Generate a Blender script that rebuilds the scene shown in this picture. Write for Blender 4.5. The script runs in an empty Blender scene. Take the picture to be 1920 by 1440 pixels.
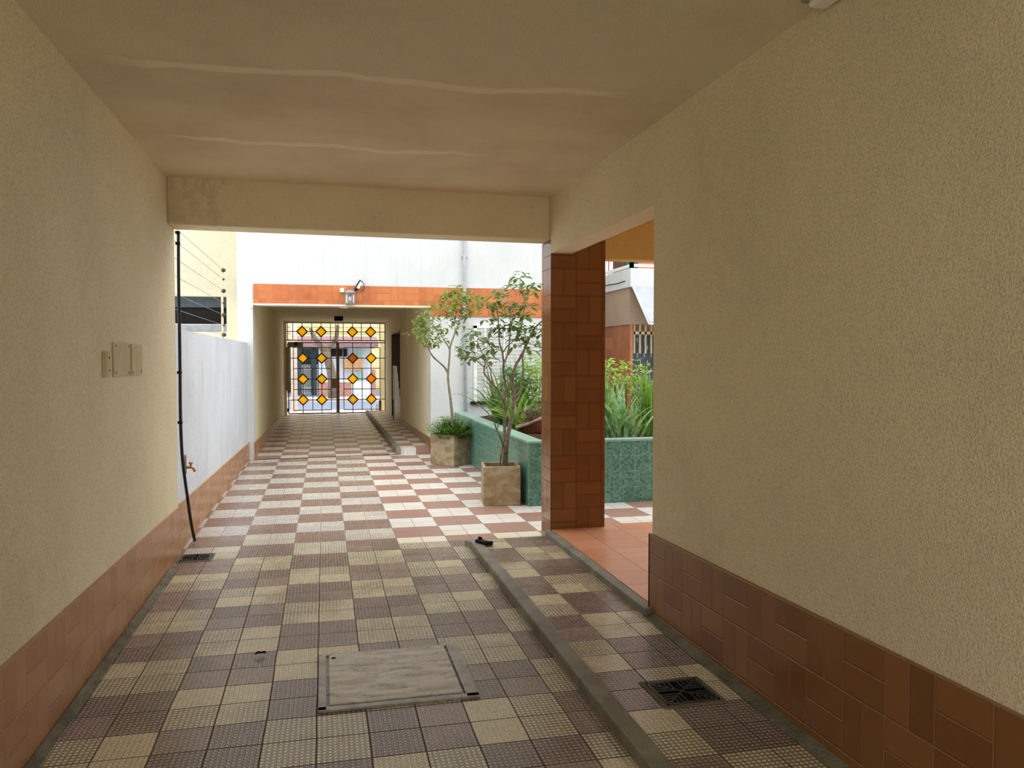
import bpy, math, random
from mathutils import Vector, Matrix, noise as mnoise
random.seed(7)
scene = bpy.context.scene
COL = scene.collection
PI = math.pi

# ------------------------------------------------------------------ camera
CF, CYAW, CPITCH, CROLL, CH = 1503.2, 0.2302983, 0.0319316, 0.000515, 1.46472
cam_d = bpy.data.cameras.new('camera'); cam = bpy.data.objects.new('camera', cam_d); COL.objects.link(cam)
cam_d.sensor_width = 36; cam_d.lens = CF / 1920 * 36; cam_d.clip_start = .05; cam_d.clip_end = 300
cam.location = (0, 0, CH)
cam.rotation_euler = (Matrix.Rotation(-CYAW, 4, 'Z') @ Matrix.Rotation(PI / 2 - CPITCH, 4, 'X')).to_euler()
scene.camera = cam
_fw = Vector((math.sin(CYAW) * math.cos(CPITCH), math.cos(CYAW) * math.cos(CPITCH), -math.sin(CPITCH)))
_rt = Vector((math.cos(CYAW), -math.sin(CYAW), 0)); _up = _rt.cross(_fw)

def at(px, py, Y):
    """point of the photograph on the plane y = Y"""
    d = _fw + _rt * ((px - 960) / CF) - _up * ((py - 720) / CF)
    return Vector((0, 0, CH)) + d * (Y / d.y)

# ------------------------------------------------------------------ mesh helpers
class MB:
    def __init__(s): s.v = []; s.f = []
    def quad(s, *p):
        n = len(s.v); s.v += [Vector(q) for q in p]; s.f.append(tuple(range(n, n + len(p)))); return s
    def hexa(s, p):
        n = len(s.v); s.v += [Vector(q) for q in p]
        for f in ((0, 3, 2, 1), (4, 5, 6, 7), (0, 1, 5, 4), (1, 2, 6, 5), (2, 3, 7, 6), (3, 0, 4, 7)):
            s.f.append(tuple(n + i for i in f))
        return s
    def box(s, x0, y0, z0, x1, y1, z1):
        return s.hexa([(x0, y0, z0), (x1, y0, z0), (x1, y1, z0), (x0, y1, z0), (x0, y0, z1), (x1, y0, z1), (x1, y1, z1), (x0, y1, z1)])
    def obox(s, c, size, rot=None):
        c = Vector(c); h = Vector(size) / 2; R = rot or Matrix.Identity(3)
        P = [c + R @ Vector((a * h.x, b * h.y, d * h.z)) for d in (-1, 1) for a, b in ((-1, -1), (1, -1), (1, 1), (-1, 1))]
        return s.hexa(P)
    def bar(s, a, b, w, d):
        """square bar from a to b"""
        a, b = Vector(a), Vector(b); t = (b - a); L = t.length; t.normalize()
        ref = Vector((0, 1, 0)) if abs(t.y) < .9 else Vector((1, 0, 0))
        u = t.cross(ref).normalized(); v = t.cross(u).normalized()
        return s.obox((a + b) / 2, (w, d, L), Matrix((u, v, t)).transposed())
    def prism(s, pts, ext):
        n = len(s.v); k = len(pts); e = Vector(ext)
        s.v += [Vector(p) for p in pts] + [Vector(p) + e for p in pts]
        s.f.append(tuple(range(n + k - 1, n - 1, -1))); s.f.append(tuple(range(n + k, n + 2 * k)))
        for i in range(k):
            j = (i + 1) % k; s.f.append((n + i, n + j, n + k + j, n + k + i))
        return s
    def tube(s, pts, rad, seg=8, caps=True):
        pts = [Vector(p) for p in pts]; n0 = len(s.v); m = len(pts)
        if not hasattr(rad, '__len__'): rad = [rad] * m
        ref = None
        for i, p in enumerate(pts):
            t = (pts[min(i + 1, m - 1)] - pts[max(i - 1, 0)]).normalized()
            if ref is None: ref = Vector((0, 1, 0)) if abs(t.y) < .9 else Vector((1, 0, 0))
            u = (ref - t * ref.dot(t)).normalized(); ref = u; w = t.cross(u)
            for k in range(seg):
                a = 2 * PI * k / seg; s.v.append(p + (u * math.cos(a) + w * math.sin(a)) * rad[i])
        for i in range(m - 1):
            for k in range(seg):
                a = n0 + i * seg + k; b = n0 + i * seg + (k + 1) % seg
                s.f.append((a, b, b + seg, a + seg))
        if caps:
            s.f.append(tuple(n0 + k for k in range(seg - 1, -1, -1))); s.f.append(tuple(n0 + (m - 1) * seg + k for k in range(seg)))
        return s
    def lathe(s, prof, c, seg=20, axis='z'):
        n0 = len(s.v); c = Vector(c)
        for r, h in prof:
            for k in range(seg):
                a = 2 * PI * k / seg; q = (r * math.cos(a), r * math.sin(a), h)
                if axis == 'y': q = (q[0], q[2], q[1])
                if axis == 'x': q = (q[2], q[0], q[1])
                s.v.append(c + Vector(q))
        for i in range(len(prof) - 1):
            for k in range(seg):
                a = n0 + i * seg + k; b = n0 + i * seg + (k + 1) % seg; s.f.append((a, b, b + seg, a + seg))
        return s
    def leaf(s, p, d, up, L, W, bend=.25, fold=.25, pt=.55):
        """a folded, drooping leaf: stalk end p, direction d"""
        d = Vector(d).normalized(); side = d.cross(Vector(up))
        if side.length < 1e-3: side = d.cross(Vector((1, 0, 0)))
        side.normalize(); nrm = side.cross(d).normalized(); p = Vector(p); n = len(s.v)
        st = [(0, 0, 0), (.25, .8, .05), (pt, 1, .3), (.8, .62, .65), (1, 0, 1)]
        for t, w, b in st:
            c = p + d * (L * t) - Vector((0, 0, 1)) * (L * bend * b)
            if w == 0: s.v.append(c)
            else:
                s.v += [c - side * (W * w / 2) + nrm * (W * fold * w * .5), c, c + side * (W * w / 2) + nrm * (W * fold * w * .5)]
        s.f += [(n, n + 2, n + 1), (n, n + 3, n + 2)]
        for a in (n + 1, n + 4): s.f += [(a, a + 1, a + 4, a + 3), (a + 1, a + 2, a + 5, a + 4)]
        a = n + 7; s.f += [(a, a + 1, n + 10), (a + 1, a + 2, n + 10)]
        return s
    def strap(s, p, d, L, W, droop=.4, seg=7, twist=0.):
        """long strap leaf that rises from p along d and arches over"""
        p = Vector(p); d = Vector(d).normalized(); pts = []; q = p.copy(); t = d.copy(); n = len(s.v)
        g = Vector((0, 0, -1))
        for i in range(seg + 1):
            pts.append((q.copy(), t.copy())); t = (t + g * (droop * (i + 1) / seg * 2. / seg)).normalized(); q = q + t * (L / seg)
        for i, (q, t) in enumerate(pts):
            f = i / seg; w = W * (.55 + .9 * f) if f < .35 else W * max(0.04, (1 - ((f - .35) / .65) ** 2) * .87)
            sd = t.cross(Vector((0, 0, 1)))
            if sd.length < .05: sd = Vector((math.cos(twist), math.sin(twist), 0))
            sd.normalize(); sd = Matrix.Rotation(twist * .5, 3, t) @ sd; nr = sd.cross(t)
            s.v += [q - sd * w / 2 + nr * w * .18, q, q + sd * w / 2 + nr * w * .18]
        for i in range(seg):
            a = n + i * 3; s.f += [(a, a + 1, a + 4, a + 3), (a + 1, a + 2, a + 5, a + 4)]
        return s
    def build(s, name, mat, parent=None, origin=None, smooth=False, bevel=0, kind=None, label=None):
        o0 = Vector((0, 0, 0)); q = parent
        while q is not None: o0 += q.location; q = q.parent
        if origin is not None and parent is None: o0 = Vector(origin)
        me = bpy.data.meshes.new(name); me.from_pydata([v - o0 for v in s.v], [], s.f); me.update()
        if smooth:
            for p in me.polygons: p.use_smooth = True
        me.materials.append(mat)
        o = bpy.data.objects.new(name, me); COL.objects.link(o)
        if parent is not None: o.parent = parent
        else: o.location = o0
        if bevel:
            m = o.modifiers.new('bevel', 'BEVEL'); m.width = bevel; m.segments = 2; m.limit_method = 'ANGLE'; m.angle_limit = .6
        if kind: o['kind'] = kind
        if label: o['label'] = label
        return o

def tag(o, label, cat, group=None, kind=None):
    o['label'] = label; o['category'] = cat
    if group: o['group'] = group
    if kind: o['kind'] = kind
    return o
def thing(name, loc, label, cat, group=None):
    o = bpy.data.objects.new(name, None); COL.objects.link(o); o.location = loc; o.empty_display_size = .1
    return tag(o, label, cat, group)

# ------------------------------------------------------------------ material helpers
def lin(c):
    return tuple(((v / 255) / 12.92 if v / 255 <= .04045 else ((v / 255 + .055) / 1.055) ** 2.4) for v in c) + (1,)
class NT:
    def __init__(s, name):
        s.mat = bpy.data.materials.new(name); s.mat.use_nodes = True; s.t = s.mat.node_tree
        s.bsdf = s.t.nodes['Principled BSDF']; s.out = s.t.nodes['Material Output']; s._pos = None
    def put(s, sock, v):
        if isinstance(v, bpy.types.NodeSocket): s.t.links.new(v, sock)
        else: sock.default_value = v
    def node(s, t, **kw):
        n = s.t.nodes.new(t)
        for k, v in kw.items(): setattr(n, k, v)
        return n
    def m(s, op, a, b=0., c=0.):
        n = s.node('ShaderNodeMath', operation=op); s.put(n.inputs[0], a); s.put(n.inputs[1], b); s.put(n.inputs[2], c); return n.outputs[0]
    def ss(s, x, a, b):
        n = s.node('ShaderNodeMapRange', interpolation_type='SMOOTHSTEP'); s.put(n.inputs[0], x); n.inputs[1].default_value = a; n.inputs[2].default_value = b
        return n.outputs[0]
    def mix(s, f, a, b, bt='MIX'):
        n = s.node('ShaderNodeMix', data_type='RGBA', blend_type=bt); s.put(n.inputs[0], f); s.put(n.inputs[6], a); s.put(n.inputs[7], b); return n.outputs[2]
    def mixf(s, f, a, b):
        n = s.node('ShaderNodeMix'); s.put(n.inputs[0], f); s.put(n.inputs[2], a); s.put(n.inputs[3], b); return n.outputs[0]
    @property
    def pos(s):
        if s._pos is None: s._pos = s.node('ShaderNodeNewGeometry').outputs['Position']
        return s._pos
    def xyz(s):
        n = s.node('ShaderNodeSeparateXYZ'); s.put(n.inputs[0], s.pos); return n.outputs
    def vec(s, a, b, c=0.):
        n = s.node('ShaderNodeCombineXYZ'); s.put(n.inputs[0], a); s.put(n.inputs[1], b); s.put(n.inputs[2], c); return n.outputs[0]
    def scaled(s, k):
        n = s.node('ShaderNodeVectorMath', operation='MULTIPLY'); s.put(n.inputs[0], s.pos); n.inputs[1].default_value = k; return n.outputs[0]
    def noise(s, scale, detail=3., rough=.55, vec=None, col=False, dist=0.):
        n = s.node('ShaderNodeTexNoise'); s.put(n.inputs['Vector'], vec if vec is not None else s.pos); n.inputs['Scale'].default_value = scale
        n.inputs['Detail'].default_value = detail; n.inputs['Roughness'].default_value = rough; n.inputs['Distortion'].default_value = dist
        return n.outputs[1 if col else 0]
    def voro(s, scale, vec=None, feature='F1', out=0):
        n = s.node('ShaderNodeTexVoronoi', feature=feature); s.put(n.inputs['Vector'], vec if vec is not None else s.pos); n.inputs['Scale'].default_value = scale
        return n.outputs[out]
    def rnd(s, v):
        n = s.node('ShaderNodeTexWhiteNoise', noise_dimensions='3D'); s.put(n.inputs[0], v); return n.outputs[0]
    def bump(s, h, dist=.01, strength=1.):
        n = s.node('ShaderNodeBump'); n.inputs['Distance'].default_value = dist; n.inputs['Strength'].default_value = strength; s.put(n.inputs['Height'], h)
        s.put(s.bsdf.inputs['Normal'], n.outputs[0])
    def fin(s, col, rough=.6, spec=.5, metal=0.):
        s.put(s.bsdf.inputs['Base Color'], col); s.put(s.bsdf.inputs['Roughness'], rough); s.bsdf.inputs['Specular IOR Level'].default_value = spec
        s.bsdf.inputs['Metallic'].default_value = metal; return s.mat

def plain(name, c, rough=.6, spec=.5, metal=0., var=.12, scale=12., bump=0., bscale=80.):
    N = NT(name); n = N.noise(scale, 4)
    a = lin(c); d = tuple(x * (1 - 2 * var) for x in a[:3]) + (1,)
    col = N.mix(N.ss(n, .3, .7), d, a)
    if bump: N.bump(N.noise(bscale, 2), bump)
    return N.fin(col, rough, spec, metal)

def plaster(name, c, stain=(120, 112, 84), bscale=150., bdist=.006, st=.35, streak=0., dirt=.28):
    N = NT(name); a = lin(c)
    big = N.noise(1.3, 5, .6); fine = N.noise(bscale, 2, .6); mid = N.noise(14, 4, .65)
    col = N.mix(N.ss(big, .35, .75), a, tuple(x * .90 for x in a[:3]) + (1,))
    col = N.mix(N.m('MULTIPLY', N.ss(N.m('MULTIPLY_ADD', mid, .5, N.m('MULTIPLY', N.noise(.9, 3, .6), .75)), .66, .88), st), col, lin(stain))
    col = N.mix(N.m('MULTIPLY', N.ss(N.voro(9.), .05, .02), .55), col, lin((90, 80, 55)))       # small pits
    col = N.mix(N.m('MULTIPLY', N.ss(fine, .55, .35), dirt), col, tuple(x * .55 for x in a[:3]) + (1,))   # dirt in the roughcast hollows
    if streak:
        v = N.scaled((7., 7., .35)); sk = N.noise(1.6, 5, .65, vec=v)
        col = N.mix(N.m('MULTIPLY', N.ss(sk, .48, .78), streak), col, lin((150, 160, 175)))
    N.bump(fine, bdist, .8)
    return N.fin(col, .9, .2)

def basket(name, axes, off=(0., 0.), b=.2125, c0=(150, 88, 48), c1=(178, 112, 62), c2=(128, 70, 40), grout=(150, 120, 84), rough=.3, spec=.5, slope=0., relief=.0022):
    """basket-weave tiles, two rectangles to a square block"""
    N = NT(name); X = N.xyz(); u = N.m('ADD', X[axes[0]], off[0]); v = N.m('MULTIPLY_ADD', X[1], slope, N.m('ADD', X[axes[1]], off[1]))
    U = N.m('DIVIDE', u, b); V = N.m('DIVIDE', v, b); i = N.m('FLOOR', U); j = N.m('FLOOR', V)
    p = N.m('FLOORED_MODULO', N.m('ADD', i, j), 2.); fu = N.m('FRACT', U); fv = N.m('FRACT', V)
    sp = N.mixf(p, fu, fv); ln = N.mixf(p, fv, fu)
    h = N.m('MULTIPLY', sp, 2.); k = N.m('FLOOR', h); a = N.m('FRACT', h)
    ea = N.m('MULTIPLY', N.m('MINIMUM', a, N.m('SUBTRACT', 1., a)), b / 2); eb = N.m('MULTIPLY', N.m('MINIMUM', ln, N.m('SUBTRACT', 1., ln)), b)
    e = N.m('MINIMUM', ea, eb); g = N.ss(e, .0008, .0024)
    r = N.rnd(N.vec(i, j, k)); r2 = N.rnd(N.vec(j, i, N.m('ADD', k, 7.)))
    col = N.mix(r, lin(c0), lin(c1)); col = N.mix(N.m('MULTIPLY', N.ss(r2, .4, 1.), .6), col, lin(c2))
    col = N.mix(N.m('MULTIPLY', N.ss(N.noise(9, 4, .6), .42, .72), .45), col, lin(c1))
    col = N.mix(N.m('MULTIPLY', N.ss(e, .014, .002), .30), col, lin(c2))
    col = N.mix(g, lin(grout), col)
    N.bump(N.m('ADD', N.ss(e, .0008, .005), N.m('MULTIPLY', N.noise(30, 2), .25)), relief, .8)
    return N.fin(col, N.mixf(g, .8, rough), spec)

def checker(name, x0, y0, par=0, worn=True):
    """0.4 m chequer of four 0.2 m studded tiles each"""
    N = NT(name); X = N.xyz(); x, y = X[0], X[1]
    wob = N.m('MULTIPLY', N.m('SUBTRACT', N.noise(2.3, 1), .5), .010)
    u = N.m('DIVIDE', N.m('SUBTRACT', N.m('ADD', x, wob), x0), .2); v = N.m('DIVIDE', N.m('SUBTRACT', y0, N.m('ADD', y, wob)), .2)
    i2 = N.m('FLOOR', u); j2 = N.m('FLOOR', v)
    i = N.m('FLOOR', N.m('DIVIDE', i2, 2.)); j = N.m('FLOOR', N.m('DIVIDE', j2, 2.))
    p = N.m('FLOORED_MODULO', N.m('ADD', N.m('ADD', i, j), float(par)), 2.)
    fu = N.m('FRACT', u); fv = N.m('FRACT', v)
    e = N.m('MULTIPLY', N.m('MINIMUM', N.m('MINIMUM', fu, N.m('SUBTRACT', 1., fu)), N.m('MINIMUM', fv, N.m('SUBTRACT', 1., fv))), .2)
    g = N.ss(e, .0010, .0034)
    nu = N.m('ABSOLUTE', N.m('SUBTRACT', N.m('FRACT', N.m('MULTIPLY', fu, 10.)), .5)); nv = N.m('ABSOLUTE', N.m('SUBTRACT', N.m('FRACT', N.m('MULTIPLY', fv, 9.)), .5))
    nub = N.m('MULTIPLY', N.ss(nu, .41, .24), N.ss(nv, .37, .20))
    out = N.ss(N.m('ADD', y, N.m('MULTIPLY', N.noise(1.5, 3), .8)), 6.2, 7.5)             # less dirt past the roof; daylight also put into the whiter cream
    smooth = N.m('MULTIPLY', N.m('GREATER_THAN', x, .56), N.m('GREATER_THAN', y, 6.34))  # the polished tiles
    smooth = N.m('MAXIMUM', smooth, N.m('GREATER_THAN', y, 12.1))
    r = N.rnd(N.vec(i2, j2, 1.)); r2 = N.rnd(N.vec(i, j, 3.)); big = N.noise(1.1, 4, .6); st = N.noise(5., 5, .65)
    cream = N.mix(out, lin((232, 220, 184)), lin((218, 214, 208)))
    cream = N.mix(N.m('MULTIPLY', r, .35), cream, lin((206, 190, 150)))
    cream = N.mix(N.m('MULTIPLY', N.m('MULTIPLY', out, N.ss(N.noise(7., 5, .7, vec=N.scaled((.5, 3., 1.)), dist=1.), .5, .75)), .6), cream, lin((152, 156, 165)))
    brown = N.mix(r2, lin((146, 116, 104)), lin((160, 132, 116)))
    brown = N.mix(N.m('MULTIPLY', r, .35), brown, lin((150, 136, 122)))
    brown = N.mix(N.m('MULTIPLY', smooth, .6), brown, lin((166, 122, 106)))
    col = N.mix(p, cream, brown)
    brown = N.mix(N.m('MULTIPLY', N.m('MULTIPLY', nub, N.m('SUBTRACT', 1., smooth)), N.mixf(out, .35, .1)), brown, lin((204, 186, 164)))   # stud tops lightened, their glossy glint put into the colour
    col = N.mix(p, cream, brown)
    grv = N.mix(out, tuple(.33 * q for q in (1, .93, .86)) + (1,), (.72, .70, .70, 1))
    dirty = N.mix(1., col, grv, 'MULTIPLY')
    keep = N.m('MAXIMUM', N.m('MAXIMUM', nub, smooth), N.m('MULTIPLY', N.ss(N.m('ADD', N.m('MULTIPLY', r, .45), N.noise(1.7, 3)), .68, .9), .75))
    col = N.mix(keep, dirty, col)
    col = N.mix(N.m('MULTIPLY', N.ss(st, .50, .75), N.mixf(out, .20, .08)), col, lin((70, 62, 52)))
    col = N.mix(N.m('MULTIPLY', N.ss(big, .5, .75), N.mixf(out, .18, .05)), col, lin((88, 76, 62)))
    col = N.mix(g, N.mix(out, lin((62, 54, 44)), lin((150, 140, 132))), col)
    hh = N.m('ADD', N.m('MULTIPLY', nub, N.m('SUBTRACT', 1., smooth)), N.m('MULTIPLY', g, .9))
    N.bump(N.m('ADD', hh, N.m('MULTIPLY', r, .4)), .0028, .9)
    ro = N.mixf(smooth, N.m('MULTIPLY_ADD', N.noise(20, 3), .22, .16), .38)
    return N.fin(col, N.mixf(g, .8, ro), .55)

def mosaic(name):
    """small green glass mosaic in square sheets"""
    N = NT(name); X = N.xyz(); w = N.m('ADD', X[0], X[1])
    q = .021
    a = N.m('DIVIDE', w, q); b = N.m('DIVIDE', N.m('ADD', X[2], .004), q); cy = N.m('DIVIDE', X[1], q)
    r = N.rnd(N.vec(N.m('FLOOR', a), N.m('FLOOR', b), N.m('FLOOR', N.m('MULTIPLY', cy, .0)))); fa = N.m('FRACT', a); fb = N.m('FRACT', b)
    e = N.m('MINIMUM', N.m('MINIMUM', fa, N.m('SUBTRACT', 1., fa)), N.m('MINIMUM', fb, N.m('SUBTRACT', 1., fb))); g = N.ss(e, .03, .12)
    A = N.m('FRACT', N.m('DIVIDE', w, .16)); B = N.m('FRACT', N.m('DIVIDE', X[2], .16))
    E = N.m('MINIMUM', N.m('MINIMUM', A, N.m('SUBTRACT', 1., A)), N.m('MINIMUM', B, N.m('SUBTRACT', 1., B)))
    col = N.mix(r, lin((54, 102, 88)), lin((104, 156, 134)))
    col = N.mix(N.m('MULTIPLY', N.ss(N.noise(3.2, 4, .6), .5, .75), .40), col, lin((128, 138, 128)))
    col = N.mix(N.m('MULTIPLY', N.m('SUBTRACT', 1., g), .55), col, lin((88, 116, 104)))
    col = N.mix(N.m('MULTIPLY', N.ss(E, .03, .01), .55), col, lin((150, 166, 152)))
    N.bump(g, .0012, .6)
    return N.fin(col, .3, .5)

def leafmat(name, c0, c1, tr=.3, scale=18., rough=.42):
    N = NT(name); n = N.noise(scale, 2); col = N.mix(N.ss(n, .35, .65), lin(c0), lin(c1))
    N.fin(col, rough, .45)
    t = N.node('ShaderNodeBsdfTranslucent'); N.put(t.inputs[0], N.mix(.5, col, lin((170, 190, 60))))
    mx = N.node('ShaderNodeMixShader'); mx.inputs[0].default_value = tr
    N.t.links.new(N.bsdf.outputs[0], mx.inputs[1]); N.t.links.new(t.outputs[0], mx.inputs[2]); N.t.links.new(mx.outputs[0], N.out.inputs[0])
    return N.mat

def amber(name, c, tr=.12):
    N = NT(name); N.fin(N.mix(N.ss(N.noise(30, 2), .3, .7), lin(c), lin(tuple(min(255, v * 1.08) for v in c))), .25)
    a = N.node('ShaderNodeBsdfTransparent'); a.inputs[0].default_value = lin(c)
    b = N.node('ShaderNodeBsdfTranslucent'); b.inputs[0].default_value = lin(c)
    m1 = N.node('ShaderNodeMixShader'); m1.inputs[0].default_value = .62; N.t.links.new(a.outputs[0], m1.inputs[1]); N.t.links.new(b.outputs[0], m1.inputs[2])
    m2 = N.node('ShaderNodeMixShader'); m2.inputs[0].default_value = tr; N.t.links.new(m1.outputs[0], m2.inputs[1]); N.t.links.new(N.bsdf.outputs[0], m2.inputs[2])
    N.t.links.new(m2.outputs[0], N.out.inputs[0]); return N.mat

def glassmat(name):
    N = NT(name); N.fin(lin((225, 232, 235)), .08, .5); N.bsdf.inputs['Transmission Weight'].default_value = .9; return N.mat

def ceilmat():
    N = NT('ceiling paint'); X = N.xyz(); a = lin((230, 219, 190))
    big = N.noise(1.1, 5, .6); fine = N.noise(170, 2, .6)
    col = N.mix(N.ss(big, .4, .75), a, lin((216, 202, 172)))
    col = N.mix(N.m('MULTIPLY', N.ss(N.noise(.8, 4, .6), .5, .75), .25), col, lin((176, 166, 136)))
    for yc, s_, xa, xb in ((3.73, 1., -.95, 1.5), (4.98, 2., -.95, 1.05)):      # two wavy patching strips
        w = N.m('MULTIPLY', N.m('SUBTRACT', N.noise(1.6 * s_, 3, .5, vec=N.vec(X[0], s_)), .5), .30)
        d = N.m('ABSOLUTE', N.m('SUBTRACT', N.m('ADD', X[1], w), yc)); th = N.m('MULTIPLY_ADD', N.noise(3., 2, .5, vec=N.vec(X[0], 9. + s_)), .09, -.012)
        f = N.m('MULTIPLY', N.ss(N.m('SUBTRACT', d, th), .012, -.004), N.m('MULTIPLY', N.ss(X[0], xa, xa + .3), N.ss(X[0], xb, xb - .3)))
        col = N.mix(N.m('MULTIPLY', f, .75), col, lin((250, 240, 216)))
    col = N.mix(N.m('MULTIPLY', N.ss(fine, .55, .35), .22), col, lin((120, 100, 70)))
    N.bump(fine, .004, .6)
    return N.fin(col, .9, .2)

# ------------------------------------------------------------------ materials
M_wall = plaster('roughcast cream', (239, 227, 190), bscale=125., bdist=.008, st=.13, dirt=.42)
M_trim = plaster('cream beam paint', (238, 224, 184), bscale=180., bdist=.003, st=.3)
M_ceil = ceilmat()
M_white = plaster('white facade paint', (216, 218, 214), stain=(190, 190, 186), bscale=90., bdist=.003, st=.3, streak=.16)
M_garden = plaster('weathered white paint', (218, 222, 226), stain=(160, 165, 172), bscale=90., bdist=.003, st=.35, streak=.55)
M_tunnel = plaster('tunnel cream paint', (238, 228, 192), bscale=120., bdist=.004, st=.3)
M_ochre = plaster('ochre porch bounce tone', (234, 200, 126), stain=(190, 140, 60), bscale=140., bdist=.003, st=.2)  # cream paint, with warm bounced light put into the ochre colour
M_neigh = plaster('neighbour cream paint', (216, 206, 176), bscale=60., bdist=.002, st=.2)
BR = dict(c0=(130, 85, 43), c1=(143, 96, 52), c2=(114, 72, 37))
M_bk_yz = basket('brown basket tile skirt', (1, 2), off=(-4.098 + .2125 * 40, -.575 + .2125 * 5), slope=.0178, grout=(150, 116, 80), rough=.28, **BR)
M_bk_py = basket('brown basket tile pillar side', (1, 2), off=(-6.12 + .2125 * 40, -.05 + .2125 * 5), grout=(66, 40, 25), relief=.0005, rough=.16, **BR)
M_bk_xz = basket('brown basket tile front', (0, 2), off=(-1.75 + .2125 * 40, -.05 + .2125 * 5), grout=(66, 40, 25), relief=.0005, rough=.26, **BR)
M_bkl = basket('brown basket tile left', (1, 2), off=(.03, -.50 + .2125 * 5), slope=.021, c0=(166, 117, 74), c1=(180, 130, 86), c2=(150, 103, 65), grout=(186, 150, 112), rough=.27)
M_orange = basket('orange basket tile', (0, 2), off=(-.988 + .2125 * 40, -2.54 + .2125 * 15), c0=(186, 98, 46), c1=(204, 122, 62), c2=(166, 84, 42), grout=(176, 120, 78), rough=.45)
M_orange_s = basket('orange basket tile side', (1, 2), off=(0, .05), b=.42, c0=(160, 92, 52), c1=(184, 116, 72), c2=(140, 78, 46), rough=.5)
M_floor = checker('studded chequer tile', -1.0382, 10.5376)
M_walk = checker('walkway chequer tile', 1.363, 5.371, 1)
M_cement = plain('cement strip', (128, 124, 104), .9, .2, var=.22, scale=7, bump=.01, bscale=60)
M_curb = plain('curb concrete', (142, 138, 120), .6, .4, var=.2, scale=6, bump=.004, bscale=120)
M_mosaic = mosaic('green glass mosaic')
M_moscap = plain('pale green mosaic cap', (150, 186, 170), .3, .5, var=.12, scale=40, bump=.001, bscale=160)  # cap paler than the walls: sky reflection put into its colour
M_soil = plain('dark soil', (72, 56, 42), .95, .1, var=.3, scale=40, bump=.03, bscale=30)
M_bark = plain('grey bark', (138, 124, 106), .85, .2, var=.28, scale=30, bump=.004, bscale=90)
M_barkp = plain('pale bark', (150, 138, 116), .85, .2, var=.22, scale=24, bump=.003, bscale=90)
M_iron = plain('brown iron paint', (86, 62, 48), .5, .4, var=.15, scale=30)
M_stile = plain('worn brown gate paint', (140, 116, 88), .4, .5, var=.2, scale=8)
M_black = plain('black plastic', (26, 25, 24), .5, .4)
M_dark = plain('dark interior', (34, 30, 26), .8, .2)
M_grate = plain('cast iron', (84, 80, 72), .45, .5, metal=.6, var=.2, scale=40, bump=.002)
M_hole = plain('drain hole', (10, 9, 8), .9, .1)
M_galv = plain('galvanised steel', (150, 152, 152), .45, .5, metal=.4, var=.12)
M_galvd = plain('dull zinc frame', (158, 152, 138), .45, .5, metal=.3, var=.2, scale=20)
M_pvc = plain('grey pipe paint', (176, 180, 182), .5, .4, var=.08)
M_wpaint = plain('white gloss paint', (238, 238, 232), .4, .4, var=.05)
M_beigebox = plain('beige enamel', (146, 130, 96), .45, .4, var=.1)
M_plate = plain('cream painted plate', (208, 192, 150), .6, .3, var=.08, scale=9)
M_brass = plain('orange brass', (212, 130, 40), .35, .5, metal=.5, var=.12)
M_glass = glassmat('clear lamp glass')
M_amber = amber('amber glass', (255, 214, 74))
M_amber2 = amber('deep amber glass', (250, 184, 60))
M_amber3 = amber('olive amber glass', (240, 206, 84))
M_ambrown = amber('brown amber glass', (206, 148, 48))
M_terra = plain('terracotta clay', (150, 88, 62), .75, .3, var=.15, scale=10)
M_rim = plain('dry mossy rim', (168, 146, 122), .85, .2, var=.2, scale=14)
M_lampw = plain('white diffuser', (238, 236, 226), .4, .4, var=.03)
M_road = plain('street asphalt', (128, 138, 160), .75, .4, var=.1, scale=3, bump=.003)
M_pave = plain('pale pavement', (214, 208, 200), .85, .3, var=.1, scale=4)
M_brick = plain('pink brick', (188, 142, 132), .85, .2, var=.2, scale=16)
M_housew = plain('pale lilac wall', (222, 226, 236), .8, .3, var=.06)
M_roof = plain('old roof tile', (160, 130, 130), .85, .2, var=.2, scale=14)
M_timber = plain('varnished board', (206, 160, 112), .5, .4, var=.12, scale=7)
M_yellow = plain('yellow painted render', (244, 226, 172), .8, .2, var=.08, scale=2)
M_pinkp = plain('salmon pillar paint', (250, 230, 216), .8, .3, var=.1, scale=4)
M_mint = plain('mint door paint', (176, 216, 200), .6, .3, var=.06)
M_awn = plain('awning canvas', (176, 180, 188), .7, .3, var=.05, scale=5)
M_meshp = plain('slate grey mesh panel', (70, 80, 84), .6, .4, var=.12, scale=14)
M_beigew = plaster('greyish beige paint', (176, 152, 128), bscale=50., bdist=.002, st=.3, streak=.2)
M_salmon = plain('salmon render', (222, 130, 96), .8, .2, var=.08, scale=3)
M_teal = plain('dark teal shutter', (24, 78, 72), .5, .4)
M_dkdoor = plain('dark brown door', (74, 42, 26), .5, .4)
M_slat = plain('white roller slats', (236, 236, 230), .5, .4, var=.05)
M_dryleaf = plain('dry brown leaf', (70, 44, 28), .8, .2)
def hatchmat():
    N = NT('weathered zinc sheet'); v = N.scaled((2.2, 9., 1.))
    n = N.noise(2.4, 6, .65, vec=v, dist=.6); col = N.mix(N.ss(n, .35, .68), lin((196, 190, 176)), lin((156, 144, 126)))
    col = N.mix(N.m('MULTIPLY', N.ss(N.noise(30, 5, .7), .52, .7), .5), col, lin((74, 64, 54)))
    col = N.mix(N.m('MULTIPLY', N.ss(N.noise(5, 4, .7), .55, .75), .5), col, lin((170, 164, 150)))
    return N.fin(col, .5, .4, .25)
M_zinc = hatchmat()
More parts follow.
